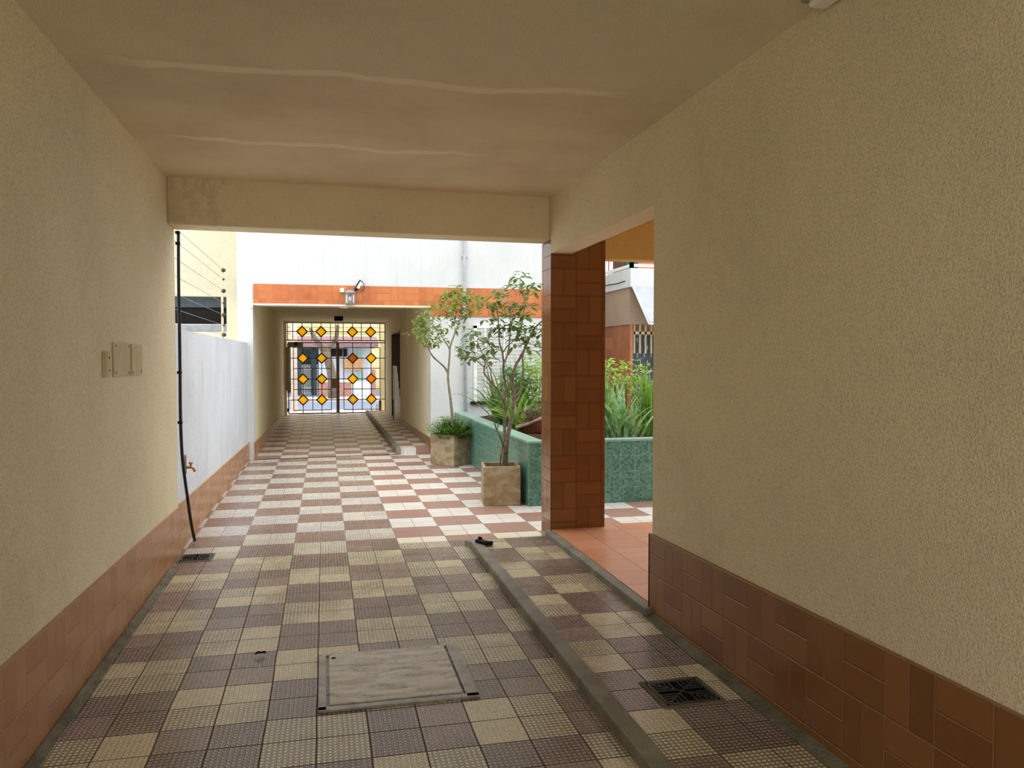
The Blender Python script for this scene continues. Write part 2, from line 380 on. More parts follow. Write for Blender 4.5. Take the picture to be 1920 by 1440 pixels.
def potmat():
    N = NT('stained fibre cement'); v = N.scaled((3., 3., 5.))
    n = N.noise(1.5, 5, .6, vec=v, dist=.8); col = N.mix(N.ss(n, .4, .62), lin((178, 166, 138)), lin((156, 134, 98)))
    col = N.mix(N.m('MULTIPLY', N.ss(N.noise(1.7, 4, .6), .5, .72), .7), col, lin((112, 96, 66)))
    col = N.mix(N.m('MULTIPLY', N.ss(N.noise(4., 4), .6, .8), .3), col, lin((196, 182, 152)))
    N.bump(N.noise(60, 3), .003); return N.fin(col, .85, .3)
M_pot = potmat()
def terrafloor():
    N = NT('terracotta floor tile'); X = N.xyz(); s_ = .3
    u = N.m('DIVIDE', N.m('ADD', X[0], .1), s_); v = N.m('DIVIDE', X[1], s_); fu = N.m('FRACT', u); fv = N.m('FRACT', v)
    e = N.m('MINIMUM', N.m('MINIMUM', fu, N.m('SUBTRACT', 1., fu)), N.m('MINIMUM', fv, N.m('SUBTRACT', 1., fv))); g = N.ss(e, .004, .012)
    r = N.rnd(N.vec(N.m('FLOOR', u), N.m('FLOOR', v), 2.)); col = N.mix(r, lin((214, 152, 116)), lin((202, 138, 102)))
    col = N.mix(N.m('MULTIPLY', N.ss(N.noise(6, 6, .7, dist=1.), .5, .7), .45), col, lin((206, 158, 126)))
    col = N.mix(N.m('MULTIPLY', N.ss(N.noise(4, 6, .7, dist=1.5), .55, .7), .5), col, lin((176, 112, 84)))
    col = N.mix(g, lin((150, 100, 72)), col); N.bump(g, .001)
    return N.fin(col, .35, .45)
M_terraf = terrafloor()
L_ficus = leafmat('green tree leaf', (72, 106, 52), (150, 164, 76), .4)
L_laurel = leafmat('dark laurel leaf', (48, 82, 62), (120, 140, 78), .3)
L_fern = leafmat('fern green', (66, 112, 34), (108, 150, 56), .3)
L_strap = leafmat('blue green strap leaf', (92, 144, 100), (166, 204, 150), .3)
L_strapy = leafmat('fresh green strap leaf', (76, 128, 46), (140, 178, 78), .35)
L_spike = leafmat('dark spiky leaf', (44, 82, 44), (110, 140, 62), .25)
L_lime = leafmat('lime leaf', (120, 168, 52), (172, 200, 88), .4)
L_mid = leafmat('broad green leaf', (48, 104, 60), (86, 146, 84), .3)
L_red = leafmat('purple leaf', (70, 34, 44), (104, 52, 58), .2)
ST = 'structure'

# ------------------------------------------------------------------ setting: ground, passage
LW, RW, CZ, FY = -1.06, 1.75, 2.735, 12.2
REAR = -1.3          # unseen rear end, left open and set this near to let light in
def one(name, mat, *b, **k): return MB().box(*b).build(name, mat, kind=ST, **k)
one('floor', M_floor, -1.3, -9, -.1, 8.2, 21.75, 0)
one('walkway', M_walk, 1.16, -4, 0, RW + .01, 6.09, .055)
one('trim_1', M_curb, 1.085, -4, 0, 1.17, 6.02, .06, bevel=.008)           # the concrete kerb of the walkway
MB().prism([(1.085, 6.02, 0), (1.17, 6.02, 0), (1.17, 6.02, .058), (1.085, 6.02, .058)], (-.02, .14, -.02)).build('trim_2', M_curb, kind=ST)
one('porch_floor', M_terraf, RW + .012, -.5, 0, 5.2, 6.22, .1)
one('trim_3', M_curb, RW - .055, 4.05, .05, RW + .012, 6.09, .098, bevel=.006)
def strip(name, xa, xb, z, y0, y1):
    m = MB(); n = 60
    for k in range(n):
        ya, yb = y0 + (y1 - y0) * k / n, y0 + (y1 - y0) * (k + 1) / n
        wa, wb = [.02 * (mnoise.noise(Vector((xa, q * 3.1, 0)))) for q in (ya, yb)]
        s = 1 if xb > xa else -1
        m.quad((xa, ya, z + .022), (xb + s * wa, ya, z + .003), (xb + s * wb, yb, z + .003), (xa, yb, z + .022))
    return m.build(name, M_cement, kind=ST, smooth=True)
strip('trim_4', LW + .02, -1.0, 0, -3, 5.95)
strip('trim_5', RW - .012, 1.68, .055, -3, 4.08)
# walls
one('wall_left', M_wall, LW - .2, REAR, 0, LW, 6.3, CZ + .4)
def skirt(name, mat, x, s, y0, y1, zt, z0, t=.016):
    m = MB(); n = 8
    for k in range(n):
        a, b = y0 + (y1 - y0) * k / n, y0 + (y1 - y0) * (k + 1) / n
        xa, xb = (x, x + s * t) if s > 0 else (x - t, x)
        m.hexa([(xa, a, z0), (xb, a, z0), (xb, b, z0), (xa, b, z0), (xa, a, zt(a)), (xb, a, zt(a)), (xb, b, zt(b)), (xa, b, zt(b))])
    return m.build(name, mat, kind=ST)
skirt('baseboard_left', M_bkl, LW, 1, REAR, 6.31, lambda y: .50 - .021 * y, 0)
# right wall with its opening
m = MB(); m.box(RW, REAR, 0, RW + .17, 4.085, CZ + .4); m.box(RW, 4.085, 2.295, RW + .17, 6.119, CZ + .4); m.box(RW + .0005, 6.119, 2.405, RW + .17, 6.389, CZ + .4); m.build('wall_right', M_wall, kind=ST)
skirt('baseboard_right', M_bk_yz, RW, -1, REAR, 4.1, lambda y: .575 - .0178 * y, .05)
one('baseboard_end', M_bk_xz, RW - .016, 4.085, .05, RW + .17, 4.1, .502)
m = MB().box(RW, 6.12, 0, 2.205, 6.39, 2.4); m.box(RW + .17, 6.121, 2.39, 2.205, 6.389, CZ + .4)
pl = m.build('pillar', M_bk_xz, kind=ST)
# side faces of the pillar need the side projection of the same tile
pl.data.materials.append(M_bk_py)
for p in pl.data.polygons:
    if abs(p.normal.x) > .5: p.material_index = 1
one('ceiling', M_ceil, LW - .2, REAR, CZ, RW + .17, 6.3, CZ + .3)
MB().hexa([(LW, 6.05, 2.405), (RW, 6.14, 2.405), (RW, 6.39, 2.405), (LW, 6.30, 2.405), (LW, 6.05, CZ + .4), (RW, 6.14, CZ + .4), (RW, 6.39, CZ + .4), (LW, 6.30, CZ + .4)]).build('beam', M_trim, kind=ST, bevel=.008)
# porch on the right
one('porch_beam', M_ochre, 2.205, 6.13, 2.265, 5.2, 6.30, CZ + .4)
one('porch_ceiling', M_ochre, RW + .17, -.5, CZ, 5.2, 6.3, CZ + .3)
one('wall_porch_blocker', M_ochre, 5.2, -.5, 0, 5.4, 4.4, CZ + .4)  # unseen side wall added to block light, its length set for that
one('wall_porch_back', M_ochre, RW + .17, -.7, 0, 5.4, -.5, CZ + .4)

# ------------------------------------------------------------------ setting: courtyard
one('garden_wall', M_garden, LW - .17, 6.3, 0, LW - .02, FY, 1.69)
skirt('baseboard_garden', M_bkl, LW - .02, 1, 6.31, FY, lambda y: .50 - .021 * y, 0)
TX0, TX1, GY = -1.0, 1.585, 21.45
m = MB(); m.box(-1.216, FY, 0, TX0, FY + .25, 6.2); m.box(TX0, FY, 2.245, TX1, FY + .25, 6.2); m.box(TX1, FY, 0, 3.9, FY + .25, 6.2)
m.box(3.65, FY + .25, 0, 3.9, 19, 6.2)
m.build('facade', M_white, kind=ST)
m = MB()
m.box(-.988, FY - .012, 2.262, TX1, FY, 2.545); m.box(TX1, FY - .012, 2.105, 3.9, FY, 2.545); m.build('tile_band', M_orange, kind=ST)
one('baseboard_facade', M_orange, TX1, FY - .012, 0, 1.96, FY, .24)
one('lintel_edge', M_trim, -.99, FY - .014, 2.235, TX1, FY + .25, 2.262)
# tunnel to the street
DY0, DY1 = 17.24, 19.35
one('wall_tunnel_left', M_tunnel, TX0 - .2, FY + .25, 0, TX0, GY + .3, 2.8)
m = MB(); m.box(TX1, FY + .25, 0, TX1 + .2, DY0, 2.8); m.box(TX1, DY1, 0, TX1 + .2, GY + .3, 2.8); m.box(TX1, DY0, 2.07, TX1 + .2, DY1, 2.8)
m.build('wall_tunnel_right', M_tunnel, kind=ST)
one('ceiling_tunnel', M_tunnel, TX0 - .2, FY + .25, 2.42, 2.1, GY + .3, 2.7)  # stops short of the unseen stair hall, left roofless to let light in
skirt('baseboard_tunnel_left', M_bkl, TX0, 1, FY, 21.3, lambda y: .50 - .021 * y, 0)
skirt('baseboard_tunnel_right', M_bk_yz, TX1, -1, FY, DY0, lambda y: .43 - .015 * y, .06)
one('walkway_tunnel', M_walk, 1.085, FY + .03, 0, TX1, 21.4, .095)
one('trim_6', M_curb, 1.06, FY + .02, 0, 1.13, 21.4, .1, bevel=.008)
MB().prism([(-1.0, 12.06, .001), (1.07, 12.255, .001), (1.07, 12.285, .001), (-1.0, 12.09, .001)], (0, 0, .004)).build('trim_7', M_black, kind=ST)
# stair hall behind the tunnel doorway
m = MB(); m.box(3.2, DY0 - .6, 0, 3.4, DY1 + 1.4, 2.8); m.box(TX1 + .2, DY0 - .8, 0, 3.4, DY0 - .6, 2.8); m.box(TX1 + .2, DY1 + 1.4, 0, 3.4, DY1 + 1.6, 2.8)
m.build('wall_stair_hall', M_dark, kind=ST)  # the shade inside the hall is put into the dark wall colour
xs_ = TX1 + .015; m = MB(); pts = [(xs_, 17.26, 0)]; yk, zk = 17.26, .30
for k in range(6): zk += .165; pts += [(xs_, yk, zk), (xs_, yk + .19, zk)]; yk += .19
pts += [(xs_, DY1 - .06, zk), (xs_, DY1 - .06, 0)]; m.prism(pts, (.008, 0, 0)); m.build('stair_string', M_wpaint, kind=ST)
m = MB(); m.box(TX1 - .012, DY1 - .05, .05, TX1 + .2, DY1, 2.07); m.box(TX1 - .012, DY0, 2.03, TX1 + .2, DY1, 2.07); m.build('door_1', M_iron, kind=ST)
# window on the facade
wx0, wx1, wz0, wz1 = 2.30, 3.35, .80, 1.93
m = MB(); m.box(wx0 - .05, FY - .03, wz0, wx0, FY, wz1 + .04); m.box(wx1, FY - .03, wz0, wx1 + .05, FY, wz1 + .04); m.box(wx0 - .05, FY - .03, wz1, wx1 + .05, FY, wz1 + .05)
w1 = m.build('window_1', M_wpaint, kind=ST)
m = MB(); n = 20
for k in range(n):
    z = wz0 + (wz1 - wz0) * k / n; h = (wz1 - wz0) / n
    m.hexa([(wx0, FY - .004, z), (wx1, FY - .004, z), (wx1, FY, z), (wx0, FY, z), (wx0, FY - .024, z + h * .86), (wx1, FY - .024, z + h * .86), (wx1, FY, z + h * .86), (wx0, FY, z + h * .86)])
m.build('roller_shutter', M_slat, w1)
MB().box(wx0, FY - .003, wz0, wx1, FY - .001, wz1).build('shutter_gap', M_galv, w1)  # backing sheet added; shade between the slats put into its grey
MB().box(wx0 - .1, FY - .07, wz0 - .045, wx1 + .1, FY, wz0).build('window_sill', M_dark, w1)
m = MB()
for x in (wx0 + .12, wx0 + .42, wx0 + .72): m.box(x, FY - .034, wz0, x + .02, FY - .024, wz1)
m.build('guide_rail', M_wpaint, w1)

# neighbour's building beyond the garden wall
NB = 13.2
nb = thing('neighbour_building', (-3, NB, 0), 'cream neighbouring building with a dark strip window above the white garden wall', 'building')
a0, a1 = at(300, 555, NB), at(425, 605, NB)
xw0, xw1, zw0, zw1 = -4.0, a1.x, at(425, 607, NB).z, at(425, 556, NB).z
m = MB(); m.box(-6, NB, 0, xw0, NB + .3, 6); m.box(xw1, NB, 0, -1.03, NB + .3, 6); m.box(xw0, NB, 0, xw1, NB + .3, zw0 - .13); m.box(xw0, NB, zw1, xw1, NB + .3, 6)
m.build('wall', M_neigh, nb)
wn = MB().box(xw0, NB + .24, zw0, xw1, NB + .29, zw1).build('window', M_dark, nb)
MB().box(xw0, NB + .02, zw0 - .13, xw1, NB + .3, zw0 - .02).build('window_sill', M_galv, wn)
MB().box(xw0, NB + .2, zw0 - .02, xw1, NB + .3, zw0).build('sill_edge', M_wpaint, wn)
MB().box(xw0, NB + .18, zw0 + .26, xw1, NB + .24, zw1).build('blind', M_meshp, wn)

# ------------------------------------------------------------------ things in the passage
h = thing('floor_hatch', (.3, 3.68, 0), 'square grey metal inspection hatch set in the passage floor', 'hatch')
m = MB(); m.box(-.035, 3.36, 0, 0.0, 4.005, .012); m.box(-.035, 3.355, 0, .645, 3.392, .012); m.box(.59, 3.36, 0, .645, 4.005, .012); m.box(-.035, 3.99, 0, .645, 4.008, .010)
m.build('frame', M_galvd, h, bevel=.002)
MB().box(.012, 3.405, .002, .578, 3.985, .016).build('cover', M_zinc, h, bevel=.003)
MB().lathe([(0, .0165), (.011, .0165), (.011, .012)], (.035, 3.93, 0), 12).build('lift_hole', M_hole, h)

def drain(name, cx, cy, z, w, d, rot, label, cat='drain'):
    t = thing(name, (cx, cy, z), label, cat); R = Matrix.Rotation(rot, 3, 'Z')
    def pt(x, y, zz): return Vector((cx, cy, z)) + R @ Vector((x, y, zz))
    def bx(mb, x0, y0, x1, y1, z0, z1):
        mb.hexa([pt(x0, y0, z0), pt(x1, y0, z0), pt(x1, y1, z0), pt(x0, y1, z0), pt(x0, y0, z1), pt(x1, y0, z1), pt(x1, y1, z1), pt(x0, y1, z1)])
    a, b = w / 2, d / 2; e = .010
    m = MB(); bx(m, -a, -b, a, -b + e, 0, .008); bx(m, -a, b - e, a, b, 0, .008); bx(m, -a, -b, -a + e, b, 0, .008); bx(m, a - e, -b, a, b, 0, .008); m.build('frame', M_grate, t)
    m = MB(); m.quad(pt(-a, -b, .001), pt(a, -b, .001), pt(a, b, .001), pt(-a, b, .001)); m.build('pit', M_hole, t)
    m = MB(); ai, bi = a - e, b - e; zt = .007
    def bar(p, q, wd=.005): m.bar(pt(p[0], p[1], zt - .002), pt(q[0], q[1], zt - .002), wd, .005)
    bar((-ai, -bi), (ai, bi)); bar((-ai, bi), (ai, -bi))
    for k in range(1, 5):
        f = k / 5
        for sx, sy in ((1, 1), (-1, 1), (1, -1), (-1, -1)):
            if sx * sy > 0: bar((sx * ai * f, sy * bi * f), (sx * ai * f, sy * bi), .006)
            else: bar((sx * ai * f, sy * bi * f), (sx * ai * f, sy * bi), .006)
        for sx in (-1, 1): 
            for sy in (-1, 1): bar((sx * ai * f, sy * bi * f), (sx * ai, sy * bi * f), .006)
    m.build('grate', M_grate, t)
    # worn cement collar around the frame
    m = MB(); c = .022
    bx(m, -a - c, -b - c, a + c, -b, 0, .0035); bx(m, -a - c, b, a + c, b + c, 0, .0035); bx(m, -a - c, -b, -a, b, 0, .0035); bx(m, a, -b, a + c, b, 0, .0035)
    m.build('collar', M_cement, t)
    return t
drain('floor_drain', 1.462, 3.09, .055, .235, .225, .02, 'dark iron drain grate in the raised walkway beside the right wall')
drain('floor_drain', -.925, 6.215, 0, .20, .19, 0, 'small rusty drain grate at the foot of the left wall by the black cable')

gp = 'cream cover plates on the left wall'
def plate(y0, y1, z0, z1, label, screws, t=.008):
    r = thing('cover_plate', (LW, (y0 + y1) / 2, (z0 + z1) / 2), label, 'wall plate', gp)
    MB().box(LW, y0, z0, LW + t, y1, z1).build('plate', M_plate, r, bevel=.003)
    for y, z in screws: MB().lathe([(0, .0016), (.0065, .0012), (.0065, 0)], (LW + t, y, z), 8, 'x').build('screw', M_dark, r)
plate(4.29, 4.365, 1.372, 1.50, 'narrow cream switch plate, nearest of three plates on left wall', [(4.335, 1.405), (4.335, 1.468)], .022)
plate(4.48, 4.835, 1.368, 1.549, 'wide cream blank cover plate with four screws, middle of three on left wall', [(4.52, 1.39), (4.80, 1.385), (4.52, 1.53), (4.80, 1.53)], .010)
plate(4.865, 5.12, 1.368, 1.545, 'cream blank cover plate furthest of three on left wall', [(4.89, 1.385), (5.09, 1.39)], .014)

# black cable at the end of the left wall
pts = [(-1.036, 6.335, 2.40), (-1.040, 6.335, 2.0), (-1.036, 6.335, 1.5), (-1.040, 6.335, 1.0), (-1.034, 6.36, .7), (-1.016, 6.43, .45), (-1.012, 6.57, .2), (-1.008, 6.72, .02)]
sm = []
for k in range(len(pts) - 1):
    for q in range(4): sm.append(Vector(pts[k]).lerp(Vector(pts[k + 1]), q / 4))
sm.append(Vector(pts[-1]))
for _ in range(3): sm = [sm[0]] + [(sm[i - 1] + sm[i] * 2 + sm[i + 1]) / 4 for i in range(1, len(sm) - 1)] + [sm[-1]]
cb = thing('power_cable', (-1.036, 6.335, 0), 'thick black cable hanging down the end of the left wall', 'cable')
MB().tube(sm, .0115, 8).build('cable', M_black, cb, smooth=True)
for z in (2.38, 2.30, 1.35, .98): MB().box(-1.056, 6.317, z, -1.026, 6.353, z + .02).build('clip', M_dark, cb)

tp = thing('garden_tap', (-1.08, 6.75, .58), 'small orange brass tap on the white garden wall near the black cable', 'tap')
MB().tube([(-1.08, 6.75, .60), (-1.035, 6.75, .60), (-1.015, 6.75, .592), (-1.004, 6.75, .565)], .010, 8).build('spout', M_brass, tp, smooth=True)
MB().lathe([(0, .04), (.016, .036), (.018, .028), (.008, .02), (.007, 0)], (-1.035, 6.75, .605), 10).build('handle', M_brass, tp)
MB().box(-1.08, 6.738, .55, -1.068, 6.762, .70).build('back_plate', M_galv, tp)

lf = MB(); lf.leaf((-.345, 4.07, .012), (1, .15, .25), (0, 0, 1), .05, .022, .2, .9); lf.leaf((-.315, 4.085, .012), (1, -.3, .3), (0, 0, 1), .035, .02, .3, .9)
tag(lf.build('dry_leaf', M_dryleaf, origin=(-.33, 4.08, 0)), 'curled dry brown leaf lying on the tiles behind the hatch', 'leaf')

br = MB(); br.obox((1.17, 5.93, .072), (.05, .15, .022), Matrix.Rotation(.5, 3, 'Z')); br.obox((1.195, 5.86, .078), (.06, .04, .028), Matrix.Rotation(-.4, 3, 'Z')); br.obox((1.15, 5.99, .075), (.03, .03, .05), Matrix.Rotation(.3, 3, 'Y'))
tag(br.build('scrap_bracket', M_dark, origin=(1.17, 5.93, .06), bevel=.004), 'dark metal scrap lying at the far tip of the walkway kerb', 'scrap')

cl = thing('ceiling_light', (1.64, 2.47, CZ), 'small ceiling light at the top right edge of the passage', 'light')
MB().box(1.655, 2.30, CZ - .012, 1.745, 2.575, CZ).build('base', M_galv, cl, bevel=.004)
MB().box(1.665, 2.32, CZ - .04, 1.738, 2.55, CZ - .012).build('diffuser', M_lampw, cl, bevel=.012)

# ------------------------------------------------------------------ facade fittings
# bulkhead lamp on the tile band
P = at(656, 566, FY)
bl = thing('bulkhead_lamp', (P.x, FY - .012, 2.30), 'jar shaped glass wall lamp over the tunnel entrance', 'lamp')
lx, ly = P.x, FY - .10
MB().lathe([(0, 2.475), (.05, 2.47), (.078, 2.455), (.082, 2.42), (.074, 2.415), (.074, 2.40)], (lx, ly, 0), 16).build('cap', M_galv, bl, smooth=True)
MB().box(lx - .03, ly, 2.43, lx + .03, FY - .012, 2.47).build('wall_arm', M_galv, bl)
MB().lathe([(.07, 2.40), (.072, 2.30), (.064, 2.265), (.03, 2.255), (0, 2.254)], (lx, ly, 0), 16).build('glass', M_glass, bl, smooth=True)
MB().lathe([(0, 2.39), (.02, 2.385), (.036, 2.35), (.030, 2.315), (0, 2.30)], (lx, ly, 0), 12).build('bulb', M_lampw, bl, smooth=True)
m = MB()
for k in range(6):
    a = k * PI / 3; m.tube([(lx + .08 * math.cos(a), ly + .08 * math.sin(a), 2.41), (lx + .08 * math.cos(a), ly + .08 * math.sin(a), 2.27), (lx + .03 * math.cos(a), ly + .03 * math.sin(a), 2.245)], .004, 5)
m.build('cage', M_galv, bl)
MB().box(lx - .145, FY - .10, 2.44, lx - .085, FY - .012, 2.50).build('junction_box', M_wpaint, bl, bevel=.004)
sc = thing('security_camera', (lx + .08, FY - .012, 2.47), 'small black and white camera angled up beside the jar lamp', 'camera')
MB().tube([(lx + .045, FY - .012, 2.455), (lx + .06, FY - .06, 2.455), (lx + .09, FY - .08, 2.49)], .012, 8).build('bracket', M_black, sc, smooth=True)
R = Matrix.Rotation(.52, 3, 'Y'); c = Vector((lx + .125, FY - .09, 2.545))
MB().obox(c, (.06, .06, .16), R).build('housing', M_black, sc, bevel=.01)
MB().obox(c + Vector((.014, -.026, .0)), (.040, .02, .11), R).build('front', M_wpaint, sc, bevel=.004)
MB().tube([c + Vector((.03, 0, .06)), c + Vector((.075, -.01, .03)), c + Vector((.085, 0, -.05)), c + Vector((.04, 0, -.09))], .006, 6).build('cord', M_black, sc, smooth=True)
cd = MB(); A, B = at(473, 572, FY), at(648, 576, FY)
cd.tube([(A.x, FY - .028, 2.30), (A.x, FY - .028, 2.255), (A.x + .03, FY - .028, 2.247), (B.x, FY - .028, 2.247)], .014, 8); cd.tube([(A.x - .012, FY - .028, 2.53), (A.x - .012, FY - .028, 2.22)], .010, 8)
cd.box(A.x - .03, FY - .045, 2.20, A.x + .012, FY, 2.26)
tag(cd.build('electrical_conduit', M_wpaint, origin=(A.x, FY, 2.25), smooth=False), 'white conduit pipe along the lower edge of the orange tile band', 'pipe')
rp = thing('rain_pipe', (2.10, FY - .05, 0), 'grey vertical pipe down the white facade behind the far potted tree', 'pipe')
xx = at(870, 600, FY).x
MB().tube([(xx - .05, FY - .005, 3.34), (xx - .015, FY - .03, 3.32), (xx, FY - .05, 3.25), (xx, FY - .05, 2.0), (xx + .015, FY - .05, 0.0)], .027, 10).build('pipe', M_pvc, rp, smooth=True)
for z in (3.0, 1.75, .6): MB().box(xx - .04, FY - .03, z, xx + .05, FY, z + .03).build('pipe_clip', M_pvc, rp)
ol = MB().lathe([(0, -.022), (.06, -.018), (.085, 0)], (at(645, 578, FY).x, FY + .12, 2.236), 18)
tag(ol.build('soffit_light', M_lampw, origin=(at(645, 578, FY).x, FY + .12, 2.236), smooth=True), 'flat round white light under the tunnel lintel', 'light')
tl = thing('tunnel_lamp', (.33, 18.7, 2.42), 'dark square lamp hanging from the tunnel ceiling before the gate', 'lamp')
MB().box(.235, 18.6, 2.32, .43, 18.8, 2.42).build('housing', M_dark, tl, bevel=.008); MB().box(.25, 18.61, 2.295, .415, 18.79, 2.32).build('diffuser', M_lampw, tl)
mp = thing('meter_cover', (TX1, 16.1, 1.75), 'flat cream meter cover on the tunnel right wall before the doorway', 'cover')
MB().box(TX1 - .012, 15.55, 1.53, TX1, 16.65, 1.95).build('plate', M_tunnel, mp, bevel=.004)
MB().box(TX1 - .03, 15.5, 1.95, TX1, 16.7, 1.972).build('top_lip', M_wpaint, mp)
po = thing('handrail_post', (1.515, 18.0, .095), 'slim white post standing by the tunnel stair doorway', 'post')
MB().box(1.495, 17.95, .095, 1.535, 18.05, 1.28).build('post', M_wpaint, po, bevel=.005); MB().box(1.488, 17.94, .095, 1.50, 17.96, .55).build('stay', M_dark, po); MB().lathe([(0, -.02), (.016, -.016), (.016, 0)], (1.495, 18.0, 1.15), 10, 'x').build('button', M_black, po)

# electric fence on the garden wall
ex, ey = LW - .09, at(434, 620, 9.9).y
ef = thing('electric_fence', (ex, ey, 1.69), 'electric fence post with dark insulators and thin wires on the white garden wall', 'fence')
MB().box(ex - .012, ey - .012, 1.69, ex + .012, ey + .012, 2.52).build('post', M_neigh, ef)
zs = [at(0, y, ey).z for y in (510, 526, 548, 570, 591, 609, 629)]
zs = [2.49, 2.385, 2.25, 2.11, 1.97, 1.85, 1.74]
for k, z in enumerate(zs):
    r = .026 if k % 2 == 0 else .014
    MB().lathe([(0, -r), (r * .8, -r * .6), (r, 0), (r * .8, r * .6), (0, r)], (ex + .018, ey - .015, z), 10).build('insulator', M_dkdoor, ef, smooth=True)
    w = MB(); w.tube([(ex + .018, ey, z), (ex + .018, 6.4, z)], .0022, 5); w.build('wire', M_galv, ef)

# ------------------------------------------------------------------ planter and pots
PX, PY = 1.955, 7.64
pln = thing('green_planter', (PX, PY, 0), 'long raised planter clad in green mosaic tile beside the pillar', 'planter')
m = MB(); m.box(PX, PY, 0, 6.2, PY + .16, .625); m.box(PX, PY + .16, 0, PX + .16, FY, .625); m.build('wall', M_mosaic, pln)
m = MB(); m.box(PX - .003, PY - .003, .625, 6.2, PY + .165, .645); m.box(PX - .003, PY + .165, .625, PX + .165, FY, .645); m.build('capping', M_moscap, pln)
m = MB(); nx, ny = 36, 40
gx = [PX + .16 + (6.2 - PX - .16) * i / nx for i in range(nx + 1)]; gy = [PY + .16 + (FY - PY - .16) * j / ny for j in range(ny + 1)]
for j in range(ny + 1):
    for i in range(nx + 1): m.v.append(Vector((gx[i], gy[j], .575 + .05 * mnoise.noise(Vector((gx[i] * 3, gy[j] * 3, 0))))))
for j in range(ny):
    for i in range(nx): a = j * (nx + 1) + i; m.f.append((a, a + 1, a + nx + 2, a + nx + 1))
m.build('soil', M_soil, pln, smooth=True)

def pot(root, cx, cy, s, hgt, rot, t=.028):
    R = Matrix.Rotation(rot, 3, 'Z'); a = s / 2; b = a - t
    def P(x, y, z): return Vector((cx, cy, 0)) + R @ Vector((x, y, z))
    m = MB(); ring = lambda r, z: [P(-r, -r, z), P(r, -r, z), P(r, r, z), P(-r, r, z)]
    for q in (ring(a * .985, 0), ring(a, .03), ring(a, hgt), ring(b, hgt), ring(b, hgt - .06)): m.v += q
    m.f.append((3, 2, 1, 0))
    for l in range(4):
        for k in range(4): m.f.append((l * 4 + k, l * 4 + (k + 1) % 4, l * 4 + 4 + (k + 1) % 4, l * 4 + 4 + k))
    m.build('pot', M_pot, root, bevel=.006)
    m = MB(); m.quad(*ring(b, hgt - .055)); m.build('soil', M_soil, root)

def branch(mb, pp, Y, r0, r1, y1=None, jit=.0):
    """pp: pixel polyline; depth runs from Y to y1"""
    n = len(pp); pts = []
    for k, (x, y) in enumerate(pp):
        f = k / max(1, n - 1); pts.append(at(x, y, Y + ((y1 if y1 is not None else Y) - Y) * f))
    fine = []; rr = []
    for k in range(n - 1):
        for q in range(3):
            t = q / 3; p0 = pts[max(k - 1, 0)]; p1 = pts[k]; p2 = pts[k + 1]; p3 = pts[min(k + 2, n - 1)]
            fine.append(.5 * ((2 * p1) + (p2 - p0) * t + (2 * p0 - 5 * p1 + 4 * p2 - p3) * t * t + (3 * p1 - p0 - 3 * p2 + p3) * t ** 3))
            rr.append(r0 + (r1 - r0) * (k + t) / (n - 1))
    fine.append(pts[-1]); rr.append(r1)
    mb.tube(fine, rr, 7); return pts[-1]
def cluster(mb, c, n, spread, L, W, bend=.35, rng=random):
    for _ in range(n):
        o = Vector((rng.gauss(0, 1), rng.gauss(0, 1), rng.gauss(0, .7))) * spread
        a = rng.uniform(0, 2 * PI); d = Vector((math.cos(a), math.sin(a), rng.uniform(-.45, .5))); l = L * rng.uniform(.7, 1.25)
        mb.leaf(Vector(c) + o, d, (rng.uniform(-.4, .4), rng.uniform(-.4, .4), 1), l, W * rng.uniform(.8, 1.2), bend * rng.uniform(.4, 1.6), .3)

# near tree
Yn = 7.95
t1 = thing('potted_tree', (1.74, 7.93, 0), 'leafy tree with several crooked grey stems in the front square pot', 'potted tree')
pot(t1, 1.735, 7.915, .372, .392, -.13)
w = MB()
branch(w, [(947, 884), (948, 855), (950, 828), (955, 802), (961, 773), (963, 748), (963, 721), (961, 704), (966, 687), (978, 666), (992, 635), (1002, 616), (1016, 602)], Yn, .028, .008, 7.8)
branch(w, [(962, 765), (966, 755), (972, 745), (979, 724), (981, 695), (980, 670), (984, 648), (990, 630)], Yn - .02, .014, .006, 8.15)
branch(w, [(944, 884), (946, 843), (946, 797), (946, 750), (948, 721), (944, 700), (944, 684), (950, 669), (954, 650), (955, 630)], Yn + .03, .021, .005, 8.2)
branch(w, [(945, 690), (942, 660), (937, 645), (935, 622), (934, 596), (930, 572)], Yn + .06, .011, .004, 7.9)
branch(w, [(944, 660), (950, 650), (956, 645), (966, 637), (973, 630)], Yn + .07, .007, .003, 7.75)
branch(w, [(970, 640), (980, 600), (983, 564), (980, 552), (974, 543), (976, 520)], Yn, .007, .003, 8.1)
branch(w, [(954, 655), (957, 620), (956, 595), (955, 575)], 8.15, .007, .003, 8.25)
branch(w, [(980, 555), (988, 545), (995, 538)], Yn + .05, .004, .002, 8.1)
branch(w, [(944, 838), (938, 820), (932, 807), (927, 793), (926, 778)], Yn, .012, .004, 7.85)
branch(w, [(932, 806), (934, 797), (936, 790)], Yn, .008, .004, 7.95)
branch(w, [(947, 760), (938, 740), (930, 727), (920, 716), (909, 702), (908, 690), (910, 682), (906, 668), (901, 656), (895, 642)], Yn + .03, .012, .004, 7.7)
branch(w, [(925, 722), (921, 706), (920, 694), (913, 680), (908, 668)], Yn, .008, .003, 7.8)
branch(w, [(908, 688), (898, 680), (888, 674), (880, 668)], Yn - .1, .006, .003, 7.6)
branch(w, [(949, 770), (955, 740), (952, 715), (950, 695)], Yn + .05, .010, .005, 8.05)
branch(w, [(940, 884), (938, 868), (940, 850), (942, 838)], Yn - .03, .012, .008)
w.build('trunk', M_bark, t1, smooth=True)
f = MB(); rg = random.Random(3)
